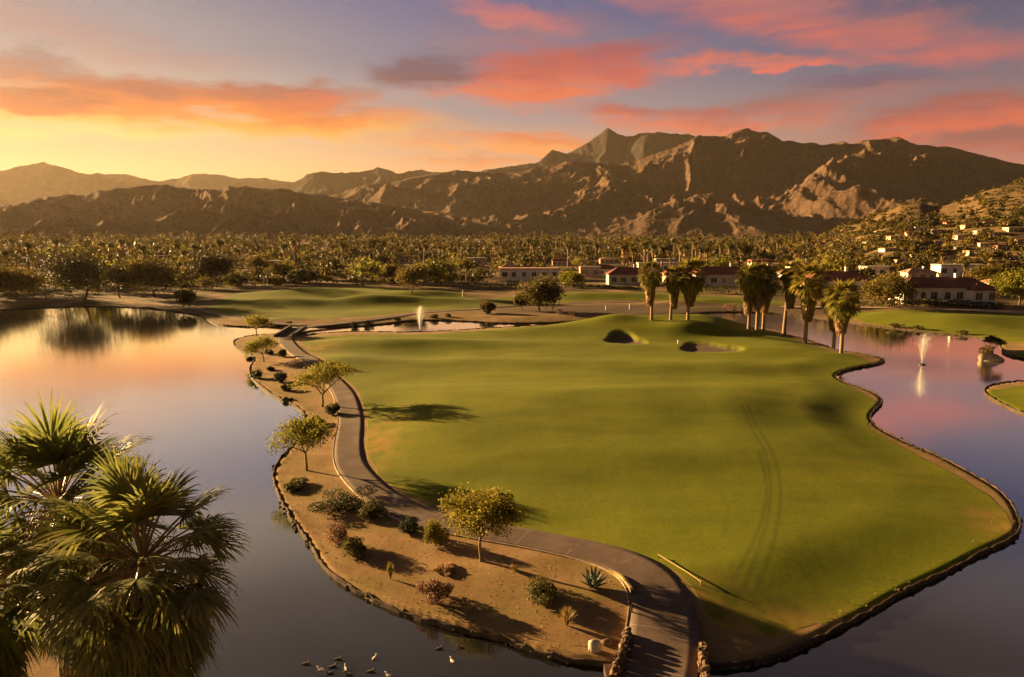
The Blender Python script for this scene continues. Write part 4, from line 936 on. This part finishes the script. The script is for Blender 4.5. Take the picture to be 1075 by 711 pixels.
# ------------------------------------------------------------------ individually placed middle distance trees
mt_list = [
 (88,316,92,58,'tree_dark',31,'wide dome shaped tree on the far left lake shore, largest of the row'),
 (126,313,30,34,'tree_dark',32,'dark tree touching the right side of the wide dome tree'),
 (163,312,62,44,'tree',33,'spreading tree right of the dome shaped one across the left lake'),
 (18,312,60,32,'tree',34,'low spreading tree at the left picture edge across the lake'),
 (-25,316,70,44,'tree',35,'broad tree just beyond the left picture edge'),
 (222,303,52,38,'tree_dark',36,'dark round tree behind the lakeside road, right of the spreading tree'),
 (243,301,26,16,'palo',37,'small bright green tree in front of the dark round one'),
 (193,324,24,20,'tree',38,'small bushy tree on the bank beside the footpath'),
 (272,296,30,30,'tree',39,'tree behind the narrow far green strip'),
 (325,297,28,14,'tree_dark',40,'low dark tree at the far edge of the left lawn'),
 (342,294,36,25,'tree_dark',41,'dark round tree behind the far left lawn'),
 (384,295,32,22,'tree',42,'first olive tree from the left behind the mounded lawn'),
 (409,298,24,20,'tree',43,'small middle olive tree behind the mounded lawn'),
 (432,308,32,30,'tree',44,'taller olive tree standing on the mounded lawn edge'),
 (462,300,40,27,'palo',45,'bright round tree right of the mounded lawn'),
 (396,272,20,22,'tree_dark',46,'tall dark tree rising out of the palm belt'),
 (567,327,46,36,'tree',47,'flat topped acacia on the sandy bank beyond the pond'),
 (548,326,18,18,'tree',48,'small tree leaning at the left side of the acacia'),
 (512,329,16,12,'tree',49,'tiny tree on the sandy bank left of the acacia'),
 (932,323,56,36,'tree',50,'round green tree in front of the long white house, at its left end'),
 (1070,320,50,36,'palo',51,'sunlit tree at the right picture edge beside the white house'),
 (600,300,30,14,'palo',52,'low bright tree beside the long pale house'),
 (905,300,26,20,'tree',53,'mid green tree between the red hip roofed house and the round tree'),
 (775,277,30,24,'tree_dark',54,'dark spreading tree in the belt above the maroon roof'),
 (1035,300,40,22,'tree',55,'bushy tree behind the right wing of the long white house'),
 (850,308,22,16,'tree_dark',56,'dark tree at the left end of the red hip roofed house'),
]
for px, py, w, h, ml, sd, lab in mt_list:
    x, y, z, t = hit(px, py); hh_ = px2m(h, t)*1.05
    o = tree_obj('broad_tree' if sd != 47 else 'acacia', sd, hh_, px2m(w, t)*1.08, 9000 if w > 40 else 4500, .17+.0007*t, M[ml], M['bark'], 4, 5, .13, .7, .10, 1.0, drape=.8, fill=.45)
    o.location = (x, y, z-.1); tag(o, lab, 'tree')
# ornamental tree on a rock in the right lake
x, y = at(1040, 378); rng = np.random.RandomState(8); gg = G()
icos(gg, (0, 0, .1), (1.6, 1.3, .8), rng, jit=.4, n=12, m=8); icos(gg, (-.9, -.3, .25), (.9, .7, .9), rng, jit=.4, n=10, m=7)
o = gg.build('boulder', M['edgeconc'], smooth=True); o.location = (x, y, 0); tag(o, 'sunlit boulder rising from the right lake under a small dark tree', 'boulder')
o = tree_obj('lake_tree', 61, 3.2, 3.4, 2200, .11, M['tree_dark'], M['bark'], 3, 4, .35, .3, .09, 1.2); o.location = (x+.5, y+.3, .5); tag(o, 'small dark spreading tree growing on the boulder in the right lake', 'tree')
o = bush_obj('reeds', 62, 1.8, 1.7, 1600, .10, M['straw'], (x-.9, y-.3, .7)); tag(o, 'golden sunlit bush on the boulder in the right lake', 'shrub')
# small bank shrubs / rocks along the pond
for i, (px, py, w, h, ml, lab) in enumerate([(372,343,9,5,'dkgreen','small dark bush on the pond bank, leftmost'),(385,341,8,5,'dkgreen','small dark bush on the pond bank, second from the left'),(417,337,9,4,'dkgreen','small dark bush on the pond bank, left of the jet'),(303,341,8,4,'dkgreen','small dark bush beside the little bridge'),(512,330,10,5,'dkgreen','small dark bush on the sandy bank by the tiny tree'),(588,330,14,5,'rust','low reddish bush right of the acacia'),(602,331,10,4,'rust','tiny reddish bush on the dark bank'),(770,326,18,9,'rust','reddish bush on the bank in the gap between the palm groups'),(456,334,10,5,'dkgreen','small dark bush on the bank right of the jet'),(470,333,9,4,'dkgreen','tiny dark bush at the right end of the pond bank'),(962,346,12,5,'olive','pale bush on the far bank behind the right jet'),(940,344,14,5,'olive','olive bush on the far bank left of the right jet'),(1012,351,12,5,'olive','olive bush on the far bank right of the jet'),(985,321,12,8,'palo','first round light shrub before the white house hedge'),(970,321,10,7,'palo','second light shrub before the white house hedge'),(1052,324,12,7,'rust','reddish shrub at the right end of the hedge'),(268,397,14,9,'dkgreen','dark bush hanging over the water at the left side of the spit'),(263,379,8,5,'dkgreen','small dark bush at the notch of the spit shore')]):
    x, y, z, t = hit(px, py); o = bush_obj('shrub', 200+i, px2m(w, t), px2m(h, t)*1.1, 500, .14, M[ml], (x, y, z-.05)); tag(o, lab, 'shrub')
# ------------------------------------------------------------------ far belt of trees
def link_copy(o, loc, rz, sc, nm, label, cat, group):
    c = o.copy(); col.objects.link(c); c.location = loc; c.rotation_euler = (0, 0, rz); c.scale = sc; tag(c, label, cat, group); return c
rng = np.random.RandomState(42)
fp = [palm_obj('distant_palm', 300+i, 12, 2.6, 0 if i else 0, .32, M['palm_far'], onemesh=True, lean=.05) for i in range(5)]
ft = [tree_obj('distant_tree', 320+i, 6.5, 8.5, 520, .42, M[['tree', 'tree_dark', 'tree', 'palo', 'tree_dark'][i]], M['bark'], 3, 4, .22, .6, .13, 1.2, onemesh=True, drape=.4) for i in range(5)]
used = set()
def place(proto, k, x, y, rz, sc, label, cat, group):
    z = hz(x, y); o = proto[k]
    if id(o) in used: return link_copy(o, (x, y, z-.1), rz, sc, '', label, cat, group)
    used.add(id(o)); o.location = (x, y, z-.1); o.rotation_euler = (0, 0, rz); o.scale = sc; tag(o, label, cat, group); return o
houses = [(o.location.x, o.location.y, o.get('hw', 6)) for o in col.objects if o.name.startswith('house')]
def free(x, y, m=5.0, hx_=1.15, fr=110):
    xa, ya = np.array([x]), np.array([y])
    for P in GR.values():
        if sdf(xa, ya, P)[0] > -m: return False
    if sdf(xa, ya, WAT)[0] > -3: return False
    for hx, hy, hw in houses:
        # keep each house and the line of sight just in front of it open
        if abs(x-hx*(y/hy)) < hw*hx_ and -fr < y-hy < 12: return False
    return True
def zone(x, y):
    a = math.degrees(math.atan2(x, y)); return 'far left' if a < -24 else 'left' if a < -8 else 'centre' if a < 8 else 'right' if a < 22 else 'far right'
for px, py, top in [(655,287,252),(664,288,255),(676,286,250),(685,287,252),(694,288,254),(704,287,252),(713,286,253),(722,288,252),(733,287,255),(742,285,256),(768,284,252),(778,283,254),(30,285,248),(60,280,246),(110,280,250),(130,278,247),(205,284,252),(232,282,248),(300,284,252),(310,280,246),(360,284,250),(445,282,252),(520,276,250),(560,277,252),(596,280,253),(625,279,252),(835,284,258),(862,283,260),(990,285,262),(1010,300,272)]:
    x, y, z, t = hit(px, py); hh_ = px2m(py-top, t); k = rng.randint(5)
    place(fp, k, x, y, rng.uniform(0, 6), (hh_/12*1.15, hh_/12*1.15, hh_/12), 'tall fan palm rising clear of the tree belt, %s of the picture' % zone(x, y), 'palm tree', 'tall palms in the tree belt')
n = 0
while n < 258:
    a = R(rng.uniform(-38, 38)); r_ = rng.uniform(300, 820); x, y = r_*math.sin(a), r_*math.cos(a)
    if foothill(np.array([x]), np.array([y]))[0] > 5 or not free(x, y): continue
    s_ = rng.uniform(.6, 1.35); place(fp, rng.randint(5), x, y, rng.uniform(0, 6), (s_*1.1, s_*1.1, s_*rng.uniform(.85, 1.15)), 'distant fan palm in the dense belt below the mountains, %s' % zone(x, y), 'palm tree', 'palms of the distant belt'); n += 1
n = 0
while n < 290:
    a = R(rng.uniform(-38, 38)); r_ = 238+rng.beta(1.0, 1.6)*560; x, y = r_*math.sin(a), r_*math.cos(a)
    if not free(x, y) or foothill(np.array([x]), np.array([y]))[0] > 40: continue
    s_ = (.55+1.2*rng.rand()**1.5)*(.55 if foothill(np.array([x]), np.array([y]))[0] > 3 else 1); place(ft, rng.randint(5), x, y, rng.uniform(0, 6), (s_, s_, s_*rng.uniform(.7, 1.1)), 'rounded tree among the distant suburb greenery, %s' % zone(x, y), 'tree', 'round trees of the distant belt'); n += 1
# woods behind them and on the hillside as one mass
gg = G(); cnt = 0; rr2 = np.random.RandomState(9)
while cnt < 4700:
    a = R(rr2.uniform(-42, 42)); r_ = 262*(1700/262)**rr2.uniform(0, 1); x, y = r_*math.sin(a), r_*math.cos(a); f_ = foothill(np.array([x]), np.array([y]))[0]
    if f_ > 28+14*pn(np.array([x*.01]), np.array([y*.01]))[0] and (rr2.rand() > .45 or f_ > 75): continue
    if f_ < 3 and r_ < 430 and rr2.rand() > .4: continue
    if r_ < 520 and not free(x, y, 4, .8 if f_ > 3 else 1.15, 14 if f_ > 3 else 110): continue
    z = hz(x, y); s_ = 1.6+4.2*rr2.rand()**1.8 if f_ < 3 else rr2.uniform(1.2, 2.4); hh_ = s_*rr2.uniform(.8, 1.7); m_ = 46 if r_ > 480 else 110
    d = rr2.normal(size=(m_, 3)); d /= np.linalg.norm(d, axis=1)[:, None]
    lift = 0
    if rr2.rand() < (.06 if r_ < 600 else .35) and f_ < 3: lift = rr2.uniform(4, 8); s_ *= .62; gg.tube([(x, y, z), (x, y, z+lift+hh_*.5)], .3, 4, 1, cap=False)
    C = np.array([x, y, z+hh_*.6+lift])+d*rr2.uniform(.5, 1.1, m_)[:, None]*np.array([s_, s_, hh_*.62]); gg.leaves(C, (.85 if r_ > 480 else .5)*(.7+s_/5), rr2, .7, 2 if pn(np.array([x*.012]), np.array([y*.012]))[0]+rr2.normal(0, .2) > -.16 else 0); cnt += 1
cnt = 0
while cnt < 2400:
    a = R(rr2.uniform(19, 42)); r_ = rr2.uniform(290, 800); x, y = r_*math.sin(a), r_*math.cos(a); f_ = foothill(np.array([x]), np.array([y]))[0]
    if f_ < 3 or f_ > 95 or rr2.rand() < (f_-20)/90.: continue
    if pn(np.array([x*.02]), np.array([y*.02]))[0] < -.22 or not free(x, y, 3, .7, 9): continue
    z = hz(x, y); s_ = (.7+1.6*rr2.rand()**1.6)*(1.25 if f_ < 25 else .8); d = rr2.normal(size=(26, 3)); d /= np.linalg.norm(d, axis=1)[:, None]
    gg.leaves(np.array([x, y, z+s_*.5])+d*rr2.uniform(.5, 1.1, 26)[:, None]*np.array([s_, s_, s_*.7]), .5*s_**.5, rr2, .7, 2 if rr2.rand() < .6 else 0); cnt += 1
o = gg.build('distant_woodland', [M['tree'], M['bark'], M['tree_dark']]); tag(o, 'far trees and palms merging into one belt below the mountains', 'woodland', kind='stuff')
# ------------------------------------------------------------------ sky
EXPO = 2.25; KS = 10.0/(2**EXPO)         # background strength 0.1, exposure +2 stops
def lin(c): return tuple(((v/255.)/12.92 if v/255. <= .04045 else ((v/255.+.055)/1.055)**2.4) for v in c)
w = bpy.data.worlds.new('World'); scene.world = w; w.use_nodes = True; nt = w.node_tree
bg = nt.nodes['Background']; tc = N(nt, 'ShaderNodeTexCoord'); sp = N(nt, 'ShaderNodeSeparateXYZ'); nt.links.new(tc.outputs['Generated'], sp.inputs[0])
az = mth(nt, 'ARCTAN2', sp.outputs['X'], sp.outputs['Y']); el = mth(nt, 'ARCSINE', mth(nt, 'MAXIMUM', mth(nt, 'MINIMUM', sp.outputs['Z'], .9999), -.9999))
D2 = 180/math.pi
azd = mth(nt, 'MULTIPLY', az, D2); eld = mth(nt, 'MULTIPLY', el, D2)
elf = mth(nt, 'DIVIDE', eld, 40.0, clamp=True)
def er(stops): return ramp(nt, [(min(e/40, 1), lin(c)) for e, c in stops], 'EASE')
L_ = er([(0,(240,150,70)),(2.5,(248,188,108)),(4.5,(248,206,142)),(7.5,(228,196,150)),(10,(192,178,166)),(14,(152,150,160)),(18,(126,132,158)),(23,(186,170,158)),(31,(90,90,94)),(40,(42,46,60))])
C_ = er([(0,(235,135,75)),(4,(238,165,105)),(7,(215,165,135)),(10,(160,148,155)),(14,(112,118,152)),(18,(92,102,148)),(23,(116,116,126)),(30,(62,68,80)),(40,(34,38,52))])
R_ = er([(0,(215,115,80)),(4,(195,120,105)),(8,(155,122,124)),(12,(108,106,128)),(18,(66,76,116)),(23,(104,104,116)),(30,(52,58,72)),(40,(30,34,50))])
for r in (L_, C_, R_): nt.links.new(elf, r.inputs[0])
def mr(v, a, b):
    n = N(nt, 'ShaderNodeMapRange'); n.interpolation_type = 'SMOOTHSTEP'; nt.links.new(v, n.inputs['Value'])
    n.inputs['From Min'].default_value = a; n.inputs['From Max'].default_value = b; return n.outputs[0]
sky = mixc(nt, mr(azd, -30, 2), L_.outputs[0], C_.outputs[0]); sky = mixc(nt, mr(azd, 0, 34), sky, R_.outputs[0])
# sky away from the frame: dusk blue behind the camera
back = mr(mth(nt, 'ABSOLUTE', mth(nt, 'ADD', azd, 20)), 75, 150)
sky = mixc(nt, back, sky, lin((52,56,70)))
vec = N(nt, 'ShaderNodeCombineXYZ'); nt.links.new(azd, vec.inputs[0]); nt.links.new(eld, vec.inputs[1])
def vn(scale, vs, detail, rough, off):
    n = noise_tex(nt, vec.outputs[0], scale, detail, rough, vs); n.noise_dimensions = '3D'
    n.inputs['Vector'].links[0].from_node.inputs['Location'].default_value = (off, off*.7, 0); return n
w1 = vn(.10, (1, 2.2, 1), 4, .55, 3); w2 = vn(.45, (1, 2.6, 1), 5, .6, 11)
def sub5(n): 
    v = N(nt, 'ShaderNodeVectorMath', operation='SUBTRACT'); nt.links.new(n.outputs['Color'], v.inputs[0]); v.inputs[1].default_value = (.5,.5,.5); return v.outputs[0]
def vma(a, sc, b):
    v = N(nt, 'ShaderNodeVectorMath', operation='MULTIPLY_ADD'); nt.links.new(a, v.inputs[0]); v.inputs[1].default_value = sc; nt.links.new(b, v.inputs[2]); return v.outputs[0]
wv = vma(sub5(w1), (11, 3.6, 0), vec.outputs[0]); wv = vma(sub5(w2), (4.0, 1.5, 0), wv)
st = vn(.30, (.35, 2.6, 1), 6, .62, 7)
def cloud(px, py, rx, ry, ang, bot, top, k=1.0, soft=.75):
    global sky
    a, e = azel(px, py)
    mp = N(nt, 'ShaderNodeMapping'); mp.vector_type = 'TEXTURE'; nt.links.new(wv, mp.inputs['Vector'])
    mp.inputs['Location'].default_value = (a*D2, e*D2, 0); mp.inputs['Rotation'].default_value = (0, 0, R(ang)); mp.inputs['Scale'].default_value = (rx/726*D2, ry/726*D2, 1)
    ln = N(nt, 'ShaderNodeVectorMath', operation='LENGTH'); nt.links.new(mp.outputs[0], ln.inputs[0])
    m = mr(ln.outputs['Value'], 1.2, .35)
    m = mth(nt, 'MULTIPLY', m, mth(nt, 'MULTIPLY_ADD', st.outputs['Fac'], 3.4, -.85, clamp=True)); m = mth(nt, 'MULTIPLY', m, k, clamp=True)
    s2 = N(nt, 'ShaderNodeSeparateXYZ'); nt.links.new(mp.outputs[0], s2.inputs[0])
    c = mixc(nt, mr(mth(nt, 'ADD', s2.outputs['Y'], mth(nt, 'MULTIPLY_ADD', st.outputs['Fac'], 1.4, -.7)), -.6, .7), lin(bot), lin(top))
    sky = mixc(nt, m, sky, c)
cloud(60,30,130,22,-4,(190,140,135),(165,135,140),.5)
cloud(200,52,110,10,2,(180,140,140),(150,135,145),.5)
cloud(20,68,60,12,3,(150,115,120),(120,105,120),.7)
cloud(50,128,170,16,0,(255,225,130),(255,190,90),.9)
cloud(225,118,230,20,-2,(255,180,80),(245,140,70),1.25)
cloud(215,103,185,21,-1,(245,130,60),(165,90,85),1.5)
cloud(30,98,90,13,0,(225,110,65),(150,85,75),1.3)
cloud(330,100,80,14,4,(225,110,75),(160,95,95),1.1)
cloud(600,55,150,36,-6,(190,118,115),(152,112,118),.55)
cloud(560,82,120,28,4,(240,120,85),(190,90,90),1.3)
cloud(440,68,62,20,2,(120,80,95),(105,85,110),1.2)
cloud(660,62,60,22,8,(215,100,90),(170,90,100),1.1)
cloud(530,22,70,12,-12,(225,120,110),(190,110,125),.8)
cloud(520,150,120,11,0,(255,165,95),(235,130,85),1.2)
cloud(480,168,80,6,0,(250,150,80),(225,120,75),1.0)
cloud(880,28,210,26,-14,(220,112,102),(178,110,112),1.0)
cloud(740,-10,150,18,-6,(205,120,115),(172,114,116),.7)
cloud(800,66,95,9,-4,(240,120,100),(205,112,100),1.2)
cloud(735,122,140,16,-5,(235,125,95),(185,95,90),1.15)
cloud(860,108,120,16,3,(190,112,105),(150,106,108),.8)
cloud(1020,125,120,20,6,(235,110,85),(168,94,92),1.3)
cloud(1050,150,90,14,4,(190,100,90),(152,94,94),1.0)
cloud(905,88,70,8,0,(120,90,115),(115,90,120),.8)
cloud(200,-230,420,110,4,(190,165,160),(165,150,158),.6)
cloud(880,-260,360,90,-8,(160,125,135),(130,115,135),.6)
sc_ = N(nt, 'ShaderNodeVectorMath', operation='SCALE'); nt.links.new(sky, sc_.inputs[0]); sc_.inputs['Scale'].default_value = KS*.85
nis = N(nt, 'ShaderNodeTexSky'); nis.sky_type = 'NISHITA'; nis.sun_disc = False; nis.sun_elevation = R(SUN_EL); nis.sun_rotation = R(SUN_AZ); nis.dust_density = 3.0
ns = N(nt, 'ShaderNodeVectorMath', operation='SCALE'); nt.links.new(nis.outputs[0], ns.inputs[0]); ns.inputs['Scale'].default_value = .006
ad = N(nt, 'ShaderNodeVectorMath', operation='ADD'); nt.links.new(sc_.outputs[0], ad.inputs[0]); nt.links.new(ns.outputs[0], ad.inputs[1])
nt.links.new(ad.outputs[0], bg.inputs['Color']); bg.inputs['Strength'].default_value = .1
# ------------------------------------------------------------------ haze
g = G(); g.box((0, 3600, 398), (13000, 9400, 800)); 
hz_o = g.build('haze', []); m, nt, b = mat('haze_air'); nt.nodes.remove(b)
pv = N(nt, 'ShaderNodeVolumePrincipled'); pv.inputs['Color'].default_value = (1.0,.84,.66,1); pv.inputs['Density'].default_value = .000018; pv.inputs['Anisotropy'].default_value = .4
nt.links.new(pv.outputs[0], nt.nodes['Material Output'].inputs['Volume']); hz_o.data.materials.append(m); tag(hz_o, 'warm evening haze in the air over the valley', 'haze', kind='stuff')
# ------------------------------------------------------------------ sun and camera
sd = bpy.data.lights.new('sun', 'SUN'); sd.energy = 5.0; sd.angle = R(.6); sd.color = (1, .62, .25)
so = bpy.data.objects.new('sun', sd); col.objects.link(so)
v = Vector((math.sin(R(SUN_AZ))*math.cos(R(SUN_EL)), math.cos(R(SUN_AZ))*math.cos(R(SUN_EL)), math.sin(R(SUN_EL))))
so.rotation_euler = v.to_track_quat('Z', 'Y').to_euler()
cd = bpy.data.cameras.new('camera'); cd.sensor_width = 36; cd.lens = 36*F/1075; cd.clip_end = 60000; cd.clip_start = .5
co = bpy.data.objects.new('camera', cd); col.objects.link(co); co.location = (0, 0, H); co.rotation_euler = (R(90)-PIT, 0, 0); scene.camera = co
scene.view_settings.view_transform = 'Standard'; scene.view_settings.look = 'None'; scene.view_settings.exposure = EXPO; scene.view_settings.gamma = 1
